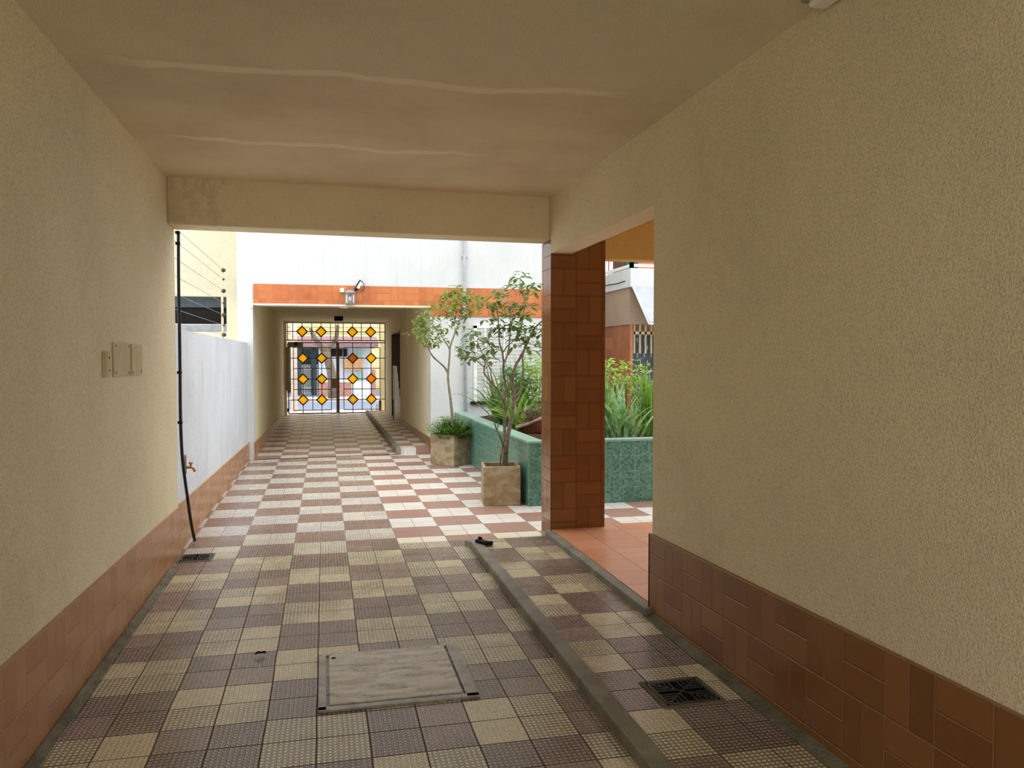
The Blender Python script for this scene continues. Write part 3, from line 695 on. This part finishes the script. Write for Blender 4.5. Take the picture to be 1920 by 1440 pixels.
nearc = [(977, 517, 7), (972, 532, 6), (962, 538, 5), (955, 541, 6), (946, 549, 7), (938, 550, 4), (995, 537, 6), (1003, 535, 5), (990, 548, 5), (998, 552, 6), (931, 560, 6), (932, 571, 7), (922, 575, 6), (911, 575, 5), (943, 572, 5), (955, 573, 8), (965, 574, 5), (980, 571, 7), (995, 574, 8), (948, 592, 6), (957, 591, 9), (968, 590, 8), (980, 591, 8), (993, 593, 8), (920, 595, 6), (926, 604, 4), (942, 612, 6), (930, 616, 7), (952, 614, 6), (962, 613, 8), (972, 615, 8), (985, 616, 8), (996, 618, 6), (922, 627, 6), (936, 625, 5), (967, 629, 7), (980, 628, 6), (977, 639, 6), (970, 643, 5), (986, 649, 7), (994, 660, 6), (1008, 629, 7), (1004, 642, 7), (1012, 655, 4), (1010, 612, 5),
         (874, 618, 3), (882, 624, 5), (890, 625, 4), (897, 630, 5), (881, 639, 5), (893, 641, 5), (905, 637, 4), (912, 641, 5), (919, 648, 5), (917, 657, 5), (912, 666, 4), (916, 672, 5), (922, 678, 3), (864, 655, 6), (873, 655, 5), (879, 663, 6), (886, 662, 4), (867, 665, 5), (892, 668, 4), (879, 677, 2)]
for x, y, n in nearc: cluster(f, at(x, y, Yn + rg.uniform(-.22, .22)), int(n * 1.45) + 1, .036, .088, .038, .35, rg)
f.build('foliage', L_laurel, t1)
f = MB()
for k in range(16): f.leaf(at(936 + rg.uniform(-4, 4), 846 + rg.uniform(-6, 6), Yn - .06), (rg.uniform(-1, 1), rg.uniform(-1, .3), .2), (0, 0, 1), .03, .012)
f.build('shoots', L_lime, t1)

# far tree with fern
Yf = 10.85
t2 = thing('potted_tree', (1.73, 10.92, 0), 'thin single stem tree over a bushy fern in the rear square pot', 'potted tree')
pot(t2, 1.725, 10.975, .43, .43, .69)
w = MB()
branch(w, [(849, 810), (848, 785), (845, 752), (841, 722), (840, 702), (843, 667), (844, 650), (853, 625), (860, 605), (866, 585), (862, 568)], Yf, .021, .006, 10.7)
branch(w, [(840, 700), (833, 688), (823, 679), (812, 668), (806, 659), (801, 648), (795, 630)], Yf, .014, .004, 10.6)
branch(w, [(820, 677), (812, 670), (807, 663)], Yf, .008, .004)
branch(w, [(843, 655), (838, 645), (833, 637), (827, 628), (820, 617)], Yf, .010, .004, 10.9)
branch(w, [(808, 655), (815, 648), (822, 642)], Yf - .2, .005, .002)
branch(w, [(858, 610), (850, 590), (846, 575)], Yf, .006, .003, 11)
branch(w, [(864, 592), (875, 580), (884, 572)], Yf - .1, .006, .003, 10.6)
w.build('trunk', M_barkp, t2, smooth=True)
f = MB(); rg = random.Random(5)
farc = [(837, 555, 9), (830, 560, 6), (846, 550, 7), (857, 548, 8), (870, 552, 8), (860, 538, 4), (847, 565, 9), (858, 562, 9), (867, 565, 9), (878, 560, 7), (887, 562, 9), (897, 556, 6), (903, 560, 4), (898, 571, 7), (888, 574, 6), (878, 577, 7), (866, 580, 8), (855, 580, 7), (846, 578, 8), (843, 592, 6), (851, 603, 5), (848, 611, 3), (868, 590, 6), (884, 588, 4), (838, 570, 5), (812, 573, 6), (820, 577, 5), (827, 584, 5), (806, 580, 5), (800, 590, 6), (792, 592, 6), (789, 603, 7), (797, 606, 7), (798, 616, 8), (785, 619, 6), (779, 624, 4), (790, 630, 7), (800, 628, 6), (796, 643, 7), (788, 638, 5), (812, 600, 5), (812, 610, 5), (820, 617, 6), (828, 612, 4), (813, 632, 5), (822, 630, 6), (830, 622, 5), (824, 641, 4), (810, 645, 4)]
for x, y, n in farc: cluster(f, at(x, y, Yf + rg.uniform(-.3, .3)), int(n * 2.3) + 2, .046, .074, .036, .4, rg)
f.build('foliage', L_ficus, t2)
f = MB()
for k in range(520):
    a = rg.uniform(0, 2 * PI); r = min(.24, abs(rg.gauss(0, .15))); bx_, by_ = 1.73 + .8 * r * math.cos(a), 10.93 + .8 * r * math.sin(a)
    d = Vector((math.cos(a) * r * 7 + rg.gauss(0, .4), math.sin(a) * r * 7 + rg.gauss(0, .4), rg.uniform(1.0, 2.4)))
    L = rg.uniform(.26, .44); base = Vector((bx_, by_, .38)); tip = base; dd = d.normalized()
    for q in range(6):
        p = base + dd * (L * q / 6) - Vector((0, 0, 1)) * (.10 * (q / 6) ** 2)
        sd = dd.cross(Vector((0, 0, 1))).normalized()
        for s in (-1, 1): f.leaf(p, sd * s + dd * .6 + Vector((0, 0, rg.uniform(-.3, .3))), (0, 0, 1), .068 * (1.1 - q / 8), .017, .3, .2)
for k in range(60):
    a = rg.uniform(-.4, 1.2); base = Vector((1.86, 10.98, .40)); dd = Vector((math.cos(a), math.sin(a) * .5, rg.uniform(.5, 1.1))).normalized(); L = rg.uniform(.2, .38)
    for q in range(6):
        p = base + dd * (L * q / 6) - Vector((0, 0, 1)) * (.14 * (q / 6) ** 2); sd = dd.cross(Vector((0, 0, 1))).normalized()
        for s in (-1, 1): f.leaf(p, sd * s + dd * .6, (0, 0, 1), .065, .016, .3, .2)
f.build('fern', L_fern, t2)

# plants in the planter
def strap_plant(name, base, n, L, W, mat, label, cat='plant', spread=.8, droop=.9, seed=1, group=None, upz=1.2):
    rg = random.Random(seed); m = MB(); base = Vector(base)
    for k in range(n):
        a = rg.uniform(0, 2 * PI); s = spread * rg.uniform(.15, 1.)
        m.strap(base + Vector((rg.gauss(0, .025), rg.gauss(0, .025), 0)), (math.cos(a) * s, math.sin(a) * s, upz), L * rg.uniform(.65, 1.1), W * rg.uniform(.8, 1.15), droop * rg.uniform(.5, 1.4), 8, rg.uniform(-1, 1))
    return tag(m.build(name, mat, origin=base), label, cat, group)
def shrub(name, base, hgt, rx, n, L, W, mat, label, seed=1, stems=6, lo=.35):
    rg = random.Random(seed); base = Vector(base); t = thing(name, base, label, 'shrub'); w = MB(); f = MB()
    for k in range(stems):
        a = rg.uniform(0, 2 * PI); tip = base + Vector((math.cos(a) * rx * .7, math.sin(a) * rx * .7, hgt * rg.uniform(.7, .95)))
        mid = base.lerp(tip, .5) + Vector((rg.gauss(0, .03), rg.gauss(0, .03), .04)); w.tube([base, mid, tip], [.010, .007, .004], 6)
    w.build('stem', M_bark, t)
    for k in range(n):
        z = rg.uniform(lo, 1); a = rg.uniform(0, 2 * PI); r = rx * math.sqrt(rg.random()) * (1 - .55 * abs(z - .65))
        c = base + Vector((math.cos(a) * r, math.sin(a) * r, z * hgt)); cluster(f, c, 3, .03, L, W, .35, rg)
    f.build('foliage', mat, t); return t
b = at(938, 800, 10.2)
strap_plant('spiky_plant', (b.x, 10.2, .58), 60, .85, .036, L_spike, 'dark spiky arching plant at the left end of the green planter', spread=1.0, droop=1.1, seed=4)
b = at(970, 800, 9.6)
strap_plant('spiky_plant', (b.x, 9.6, .58), 46, .62, .04, L_strapy, 'short bright strap leaved clump behind the near tree trunk', spread=1.1, droop=1.2, seed=14)
b = at(955, 800, 9.9)
strap_plant('spiky_plant', (b.x + .25, 10.6, .58), 40, .95, .04, L_mid, 'tall dark green strap leaved clump in front of the roller shutter', spread=.7, droop=.9, seed=24)
b = at(975, 780, 10.6); shrub('leafy_shrub', (b.x, 10.6, .56), .78, .26, 90, .12, .055, L_mid, 'broad leaved dark green shrub below the roller shutter', 2)
b = at(1005, 770, 10.0); shrub('leafy_shrub', (b.x + .06, 10.0, .56), .95, .30, 230, .085, .018, L_lime, 'lime green fine leaved shrub against the left side of the pillar', 6, lo=.2)
b = at(1000, 795, 9.1); shrub('purple_plant', (b.x, 9.2, .70), .20, .17, 60, .06, .022, L_red, 'low purple leaved plant in the clay bowl', 8, lo=.1)
cb_ = at(1012, 822, 9.0); bw = thing('clay_bowl', (cb_.x, 9.1, .56), 'tilted terracotta bowl with pale rim in the planter behind the pillar', 'bowl')
R = Matrix.Rotation(-.38, 3, 'Y') @ Matrix.Rotation(-.1, 3, 'X'); cc = Vector((cb_.x, 9.1, .57))
def rot_lathe(prof, mat, name):
    m = MB().lathe(prof, (0, 0, 0), 24); m.v = [cc + R @ v for v in m.v]; m.build(name, mat, bw, smooth=True)
rot_lathe([(.0, .0), (.10, .0), (.15, .06), (.185, .155)], M_terra, 'bowl'); rot_lathe([(.185, .15), (.208, .155), (.208, .185), (.180, .185), (.172, .14), (0, .13)], M_rim, 'rim')
gp2 = 'strap leaved clumps behind the porch opening'
b = at(1164, 808, 8.15); strap_plant('strap_leaf_plant', (b.x, 8.15, .57), 22, .66, .058, L_strap, 'broad blue green strap leaved clump nearest the planter edge in the porch opening', spread=.62, droop=.95, seed=3, group=gp2)
b = at(1186, 806, 8.25); strap_plant('strap_leaf_plant', (b.x, 8.25, .57), 18, .46, .05, L_strap, 'low strap leaved clump between the broad clump and the tall upright clump', spread=.9, droop=1.0, seed=12, group=gp2)
b = at(1207, 800, 8.6); strap_plant('strap_leaf_plant', (b.x, 8.6, .57), 30, .82, .034, L_strapy, 'tall upright green strap leaved clump beside the porch wall edge', spread=.32, droop=.25, seed=5, group=gp2)
b = at(1140, 800, 8.4); strap_plant('strap_leaf_plant', (b.x, 8.4, .57), 20, .85, .06, L_strap, 'wide strap leaved clump half hidden behind the right edge of the brown pillar', spread=.5, droop=.8, seed=9, group=gp2)
b = at(1226, 800, 8.5); strap_plant('strap_leaf_plant', (b.x, 8.5, .57), 30, .75, .03, L_strapy, 'upright strap leaved clump half hidden behind the right wall corner', spread=.35, droop=.4, seed=19, group=gp2)
b = at(1172, 790, 9.1); shrub('leafy_shrub', (b.x, 9.1, .56), .88, .33, 150, .07, .034, L_lime, 'yellow green shrub rising above the strap leaved plants', 10, lo=.35)
b = at(1140, 790, 9.5); shrub('leafy_shrub', (b.x, 9.5, .56), .60, .2, 70, .08, .045, L_ficus, 'darker green shrub right behind the pillar edge', 11)

# ------------------------------------------------------------------ building on the right of the courtyard
BX, BY = 5.12, 13.0
ab = thing('apartment_building', (BX, BY, 0), 'building with white balcony and orange tiled wall across the courtyard', 'building')
m = MB(); m.box(BX, BY, 2.05, BX + 4, BY + 6, 2.68); m.build('beige_wall', M_beigew, ab)
m = MB(); m.box(BX + .02, BY + .0, 0, BX + .07, BY + 6, 2.05); m.box(BX + .3, BY + 1.2, 0, BX + 4, BY + 1.4, 2.05); m.build('tiled_wall', M_orange_s, ab)
bal = MB().box(BX - .04, BY - .15, 2.68, BX + 4, BY + 6, 3.0); bal.build('balcony_slab', M_white, ab, bevel=.01)
m = MB()
zr0, zr1 = 3.0, 3.14
for x0, y0, x1, y1 in ((BX, BY - .1, BX + 4, BY - .1), (BX, BY - .1, BX, BY + 5)):
    for z in (3.05, 3.30): m.bar((x0, y0, z), (x1, y1, z), .045, .045)
    L = math.hypot(x1 - x0, y1 - y0); n = int(L / .95)
    for k in range(n + 1): fx = k / n; m.box(x0 + (x1 - x0) * fx - .03, y0 + (y1 - y0) * fx - .03, 3.0, x0 + (x1 - x0) * fx + .03, y0 + (y1 - y0) * fx + .03, 3.9)
m.build('balcony_railing', M_wpaint, ab)
MB().box(BX + .15, BY + 1.2, 3.0, BX + 4, BY + 1.5, 6).build('upper_wall', M_salmon, ab)
MB().box(BX + .13, BY + 1.16, 3.0, BX + .33, BY + 1.2, 5.2).build('upper_door', M_dkdoor, ab)
MB().box(BX + .36, BY + 1.15, 3.0, BX + .62, BY + 1.2, 5.2).build('teal_shutter', M_teal, ab)
MB().tube([(BX - .045, BY + .1, 2.80), (BX - .045, BY + .5, 2.79), (BX - .045, BY + 1.0, 2.81), (BX - .045, BY + 1.8, 2.80)], .008, 6).build('cable', M_dark, ab)
aw = thing('awning', (BX + 1, BY, 2.7), 'pale grey canvas awning sloping out below the balcony', 'awning')
A0, A1 = Vector((BX + .0, BY - .16, 2.66)), Vector((BX + .05, BY - .75, 2.03))
MB().hexa([A0, A0 + Vector((3.5, 0, 0)), A0 + Vector((3.5, .01, .03)), A0 + Vector((0, .01, .03)), A1, A1 + Vector((3.5, 0, 0)), A1 + Vector((3.5, -.02, .03)), A1 + Vector((0, -.02, .03))]).build('canvas', M_awn, aw)
MB().tube([A0 + Vector((0, 0, .02)), A1], .014, 6).build('side_bar', M_wpaint, aw); MB().tube([A1, A1 + Vector((3.5, 0, 0))], .02, 8).build('front_bar', M_wpaint, aw)
ig = thing('porch_grille', (BX + .4, BY, 0), 'cream barred gate with a slate panel below the awning', 'gate')
m = MB()
for k in range(9): m.box(BX + .09 + k * .105, BY + .02, 1.55, BX + .12 + k * .105, BY + .05, 2.2)
m.box(BX + .08, BY + .02, 1.88, BX + 1.3, BY + .05, 1.93); m.build('bars', M_plate, ig)
MB().box(BX + .08, BY + .06, 0.2, BX + .62, BY + .10, 1.86).build('panel', M_meshp, ig)
for r in range(8):
    for c_ in range(3): MB().box(BX + .16 + .13 * c_ + .06 * (r % 2), BY + .05, 1.74 - .13 * r, BX + .18 + .13 * c_ + .06 * (r % 2), BY + .062, 1.82 - .13 * r).build('slot', M_galv, ig)
MB().box(BX + .55, BY - .1, 0, BX + .62, BY + .0, 2.0).build('post', M_wpaint, ig)
one('wall_back', M_white, 3.9, 18.8, 0, BX + .1, 19, 6)

# ------------------------------------------------------------------ street gate
gt = thing('street_gate', (.33, GY, 0), 'brown iron gate with amber glass diamonds at the end of the tunnel', 'gate')
def G(cx, cy): return at(500 + cx / 6, 560 + cy / 6, GY)
def gx_(cx, cy=900): return G(cx, cy).x
def gz_(cy, cx=800): return G(cx, cy).z
HB = .019
def vb(mb, x, z0, z1, w=HB): mb.box(x - w / 2, GY - w / 2, z0, x + w / 2, GY + w / 2, z1)
def hb(mb, x0, x1, z, w=HB): mb.box(x0, GY - w / 2 - .002, z - w / 2, x1, GY + w / 2 + .002, z + w / 2)
def diamond(parent, x, z, r, mat):
    pn = MB().prism([(x - r, GY - .004, z), (x, GY - .004, z - r), (x + r, GY - .004, z), (x, GY - .004, z + r)], (0, .008, 0)).build('amber_pane', mat, parent); return pn
def dframe(mb, x, z, r):
    for a, b in (((-1, 0), (0, -1)), ((0, -1), (1, 0)), ((1, 0), (0, 1)), ((0, 1), (-1, 0))):
        mb.bar((x + a[0] * r, GY, z + a[1] * r), (x + b[0] * r, GY, z + b[1] * r), .030, .024)
rD = .135
zt0, zt1 = gz_(470), gz_(275)
zD = [gz_(372), gz_(669), gz_(902), gz_(1135)]
# fixed light above the leaves
xs = [gx_(218), gx_(240), gx_(298), gx_(403), gx_(512), gx_(616), gx_(722), gx_(780), gx_(805), gx_(865), gx_(967), gx_(1068), gx_(1172), gx_(1275), gx_(1335), gx_(1350)]
tr = MB(); hb(tr, TX0, TX1 + .0, zt1, .024); hb(tr, TX0, TX1, zt0, .024); pv = xs[0]
for k in (3, 5, 10, 12): hb(tr, pv, xs[k] - rD, zD[0]); pv = xs[k] + rD
hb(tr, pv, xs[-1], zD[0])
for k, x in enumerate(xs):
    if k in (3, 5, 10, 12):
        vb(tr, x, zt0, zD[0] - rD); vb(tr, x, zD[0] + rD, zt1); dframe(tr, x, zD[0], rD)
    else: vb(tr, x, zt0, zt1, .018 if k in (0, 7, 8, 15) else HB)
trn = tr.build('transom', M_iron, gt)
for k in (3, 5, 10, 12): diamond(trn, xs[k], zD[0], rD, M_amber)
def leaf_gate(x0, x1, verts, dia, short, mats):
    m = MB(); zT, zB = gz_(494), .035
    for x in (x0, x1): vb(m, x, zB, zT, .026)
    hb(m, x0, x1, zT, .026); hb(m, x0, x1, zB, .026)
    zi0, zi1 = gz_(1250), gz_(550)
    hb(m, verts[0], verts[-1], zi0); hb(m, verts[0], verts[-1], zi1)
    for cy in (785, 1018): hb(m, verts[0], verts[-1], gz_(cy))
    for z in zD[1:]:
        e = [x0] + dia + [x1]; prev = x0
        for d in dia: hb(m, prev, d - rD, z); prev = d + rD
        hb(m, prev, x1, z)
    for x in verts: vb(m, x, zi0, zi1)
    vb(m, short, zi0, gz_(785))
    for d in dia:
        zz = [zB] + [q for z in reversed(zD[1:]) for q in (z - rD, z + rD)] + [zT]
        for a, b in zip(zz[0::2], zz[1::2]): vb(m, d, a, b)
        for z in zD[1:]: dframe(m, d, z, rD)
    lf = m.build('gate_leaf', M_iron, gt)
    for i, d in enumerate(dia):
        for j, z in enumerate(zD[1:]): diamond(lf, d, z, rD, mats[i][j])
    return lf
gl = leaf_gate(gx_(246), gx_(790), [gx_(303), gx_(727)], [gx_(409), gx_(620)], gx_(518), [[M_amber, M_amber, M_amber], [M_amber3, M_amber3, M_amber]])
gr = leaf_gate(gx_(812), gx_(1335), [gx_(868), gx_(1276)], [gx_(969), gx_(1176)], gx_(1074), [[M_ambrown, M_amber, M_amber3], [M_amber, M_amber2, M_amber]])
MB().box(gx_(783), GY - .035, .03, gx_(806), GY + .035, gz_(480)).build('meeting_stile', M_stile, gl)
MB().box(gx_(722), GY - .04, gz_(1005), gx_(790), GY + .03, gz_(900)).build('lock_box', M_beigebox, gl)
MB().tube([(gx_(812), GY - .04, .30), (gx_(812), GY - .04, 0.0)], .010, 6).build('drop_bolt', M_iron, gr)
for lf_, x in ((gl, gx_(238)), (gr, gx_(1342))):
    for z in (.13, gz_(570)): MB().box(x - .02, GY - .035, z - .045, x + .02, GY + .02, z + .045).build('hinge', M_dark, lf_)
op = thing('gate_motor', (gx_(245), GY - .12, .9), 'tall beige gate motor box at the left jamb of the amber gate', 'motor')
MB().box(gx_(218), GY - .2, gz_(1030), gx_(262), GY - .08, gz_(548)).build('housing', M_beigebox, op, bevel=.01); MB().box(gx_(240), GY - .19, gz_(1030), gx_(276), GY - .1, gz_(935)).build('lower_box', M_beigebox, op, bevel=.008)
ga = thing('gate_closer', (gx_(320), GY - .08, 1.95), 'brown box with a dark knob above the left gate leaf', 'closer')
MB().box(gx_(243), GY - .12, gz_(550), gx_(408), GY - .04, gz_(492)).build('housing', M_beigebox, ga, bevel=.006); MB().lathe([(0, -.05), (.05, -.045), (.055, 0)], (gx_(335), GY - .12, gz_(510)), 12, 'y').build('knob', M_black, ga)
m = MB(); m.box(TX0, GY - .02, 0, gx_(226), GY + .3, 2.42); m.box(gx_(1352), GY - .02, 0, TX1, GY + .3, 2.42); m.box(TX0, GY - .02, gz_(268), TX1, GY + .3, 2.42); m.build('gate_surround', M_tunnel, kind=ST)

# ------------------------------------------------------------------ the street beyond
yq = 22.7; m = MB(); m.box(at(500 + 272 / 6, 700, yq).x, yq, 0, at(500 + 340 / 6, 700, yq).x, yq + .3, 3); m.build('pillar_street_left', M_pinkp, kind=ST)
m = MB(); m.box(at(500 + 1278 / 6, 700, yq).x, yq, 0, at(500 + 1335 / 6, 700, yq).x, yq + .3, 3); m.build('pillar_street_right', M_yellow, kind=ST)
one('pavement', M_pave, -14, 21.75, -.1, 14, 23.4, 0)
one('road', M_road, -16, 23.4, -.2, 16, 28.6, -.06)
one('pavement_far', M_pave, -16, 28.6, -.15, 16, 31, .02)
one('ground_far', M_road, -16, 31, -.15, 16, 60, .02)
SY = 31.0
def S(cx, cy, Y=SY): return at(500 + cx / 6, 560 + cy / 6, Y)
hs = thing('house', (1.2, SY, 0), 'pale house with a tiled roof edge seen through the gate', 'house')
zl = lambda cy: S(800, cy).z; xl = lambda cx: S(cx, 800).x
m = MB(); m.box(xl(585), SY + .6, 0, xl(1180), SY + 4, zl(548)); m.build('wall', M_housew, hs)
m = MB(); m.prism([(xl(330), SY - .2, zl(548)), (xl(330), SY + 3, zl(548)), (xl(330), SY + 3, zl(400)), (xl(330), SY + .8, zl(425)), (xl(330), SY - .2, zl(500))], (xl(1255) - xl(330), 0, 0)); m.build('roof', M_roof, hs)
MB().box(xl(585), SY, 0, xl(952), SY + .2, zl(940)).build('garden_brick_wall', M_brick, hs)
MB().box(xl(585), SY - .02, zl(940), xl(952), SY + .22, zl(915)).build('wall_coping', M_wpaint, hs)
MB().box(xl(1185), SY, 0, xl(1225), SY + .3, zl(800)).build('brick_pier', M_brick, hs)
dr = MB().box(xl(955), SY + .1, .02, xl(1180), SY + .2, zl(930)).build('front_gate', M_housew, hs)
MB().box(xl(955), SY + .08, .02, xl(965), SY + .2, zl(900)).build('gate_post', M_wpaint, dr)
MB().box(xl(1030), SY + .55, 0.02, xl(1085), SY + .62, zl(550)).build('mint_door', M_mint, hs)
MB().box(xl(866), SY + .3, zl(803), xl(1085), SY + .36, zl(665)).build('timber_board', M_timber, hs)
m = MB(); m.box(xl(722), SY + .5, zl(650), xl(855), SY + .6, zl(562)); m.box(xl(872), SY + .5, zl(650), xl(910), SY + .6, zl(562)); m.build('window', M_dark, hs)
uh = thing('yellow_building', (0, 37, 0), 'tall pale yellow building above the tiled roof across the street', 'building')
m = MB(); m.box(-12, 37, 0, 12, 40, 8); m.build('wall', M_yellow, uh)
m = MB()
for k in range(10): m.box(-12, 36.97, 2.3 + .28 * k, 12, 37, 2.33 + .28 * k)
m.build('siding_line', M_plate, uh)
pf = thing('picket_fence', (-.8, 33, 0), 'white picket fence across the street at the left of the gate view', 'fence')
FYs = 33.2; k0 = S(335, 700, FYs).x; k1 = S(590, 700, FYs).x
zf = S(400, 600, FYs).z; nn = 13
for k in range(nn): x = k0 + (k1 - k0) * k / (nn - 1); MB().box(x - .02, FYs - .015, .02, x + .02, FYs + .015, S(400, 740, FYs).z).build('picket', M_wpaint, pf)
MB().box(k0, FYs + .015, .25, k1, FYs + .04, .32).build('rail', M_wpaint, pf); MB().box(k0, FYs + .015, S(400, 800, FYs).z, k1, FYs + .04, S(400, 790, FYs).z).build('rail', M_wpaint, pf)
for nm, cx0, cx1 in (('dark', 340, 395), ('dark', 500, 560)):
    g = MB().box(S(cx0, 700, 32.6).x, 32.5, .02, S(cx1, 700, 32.6).x, 32.7, S(400, 552, 32.6).z)
    tag(g.build('porch_post', M_meshp, origin=(S((cx0 + cx1) / 2, 700, 32.6).x, 32.6, 0)), 'dark porch post at the %s of the picket fence' % ('left end' if cx0 < 400 else 'right part'), 'post', 'dark posts across the street')
one('hedge_wall', plain('dark hedge', (52, 66, 60), .9, .2, var=.3, scale=6), k0 - 2, 35, 0, k1 + .2, 35.4, 2.1)  # hedge in a dark grey-green tone
tt = thing('street_tree', (.25, 27.5, 0), 'grey forked tree trunk on the pavement across the street', 'tree')
w = MB(); TY = 28.9
def T(cx, cy): return at(500 + cx / 6, 560 + cy / 6, TY)
w.tube([T(752, 1120), T(745, 950), T(722, 800), T(690, 680), T(660, 590)], [.20, .17, .15, .15, .15], 12)
w.tube([T(662, 610), T(620, 550), T(570, 480), T(530, 425), T(490, 330)], [.13, .10, .09, .08, .06], 9)
w.tube([T(665, 620), T(700, 560), T(750, 490), T(785, 420), T(800, 300)], [.12, .09, .08, .07, .06], 9)
w.build('trunk', M_bark, tt, smooth=True)
bn = MB().box(gx_(1280), 22.0, 0, gx_(1305), 22.15, .32)
tag(bn.build('brown_bollard', M_iron, origin=(gx_(1290), 22.05, 0)), 'short brown post on the pavement at the right of the gate', 'post')
bn = MB().box(gx_(1250), 22.3, 0, gx_(1278), 22.4, .22)
tag(bn.build('white_block', M_wpaint, origin=(gx_(1264), 22.35, 0)), 'small white block on the pavement beside the brown post', 'block')

# ------------------------------------------------------------------ light: overcast sky
wd = bpy.data.worlds.new('overcast sky'); scene.world = wd; wd.use_nodes = True
nt = wd.node_tree; bg = nt.nodes['Background']
tc = nt.nodes.new('ShaderNodeTexCoord'); sx = nt.nodes.new('ShaderNodeSeparateXYZ'); nt.links.new(tc.outputs['Generated'], sx.inputs[0])
rp_ = nt.nodes.new('ShaderNodeValToRGB'); nt.links.new(sx.outputs[2], rp_.inputs[0])
rp_.color_ramp.elements[0].color = (.62, .66, .72, 1); rp_.color_ramp.elements[1].color = (1., 1., 1., 1)
nt.links.new(rp_.outputs[0], bg.inputs[0]); bg.inputs[1].default_value = 1.6
scene.view_settings.view_transform = 'Standard'; scene.view_settings.look = 'None'; scene.view_settings.gamma = 1; scene.view_settings.use_curve_mapping = False
scene.view_settings.exposure = .9
cy_ = scene.cycles
cy_.max_bounces = 14; cy_.diffuse_bounces = 9; cy_.glossy_bounces = 4; cy_.transmission_bounces = 6; cy_.transparent_max_bounces = 8
cy_.sample_clamp_indirect = 6; cy_.use_denoising = True
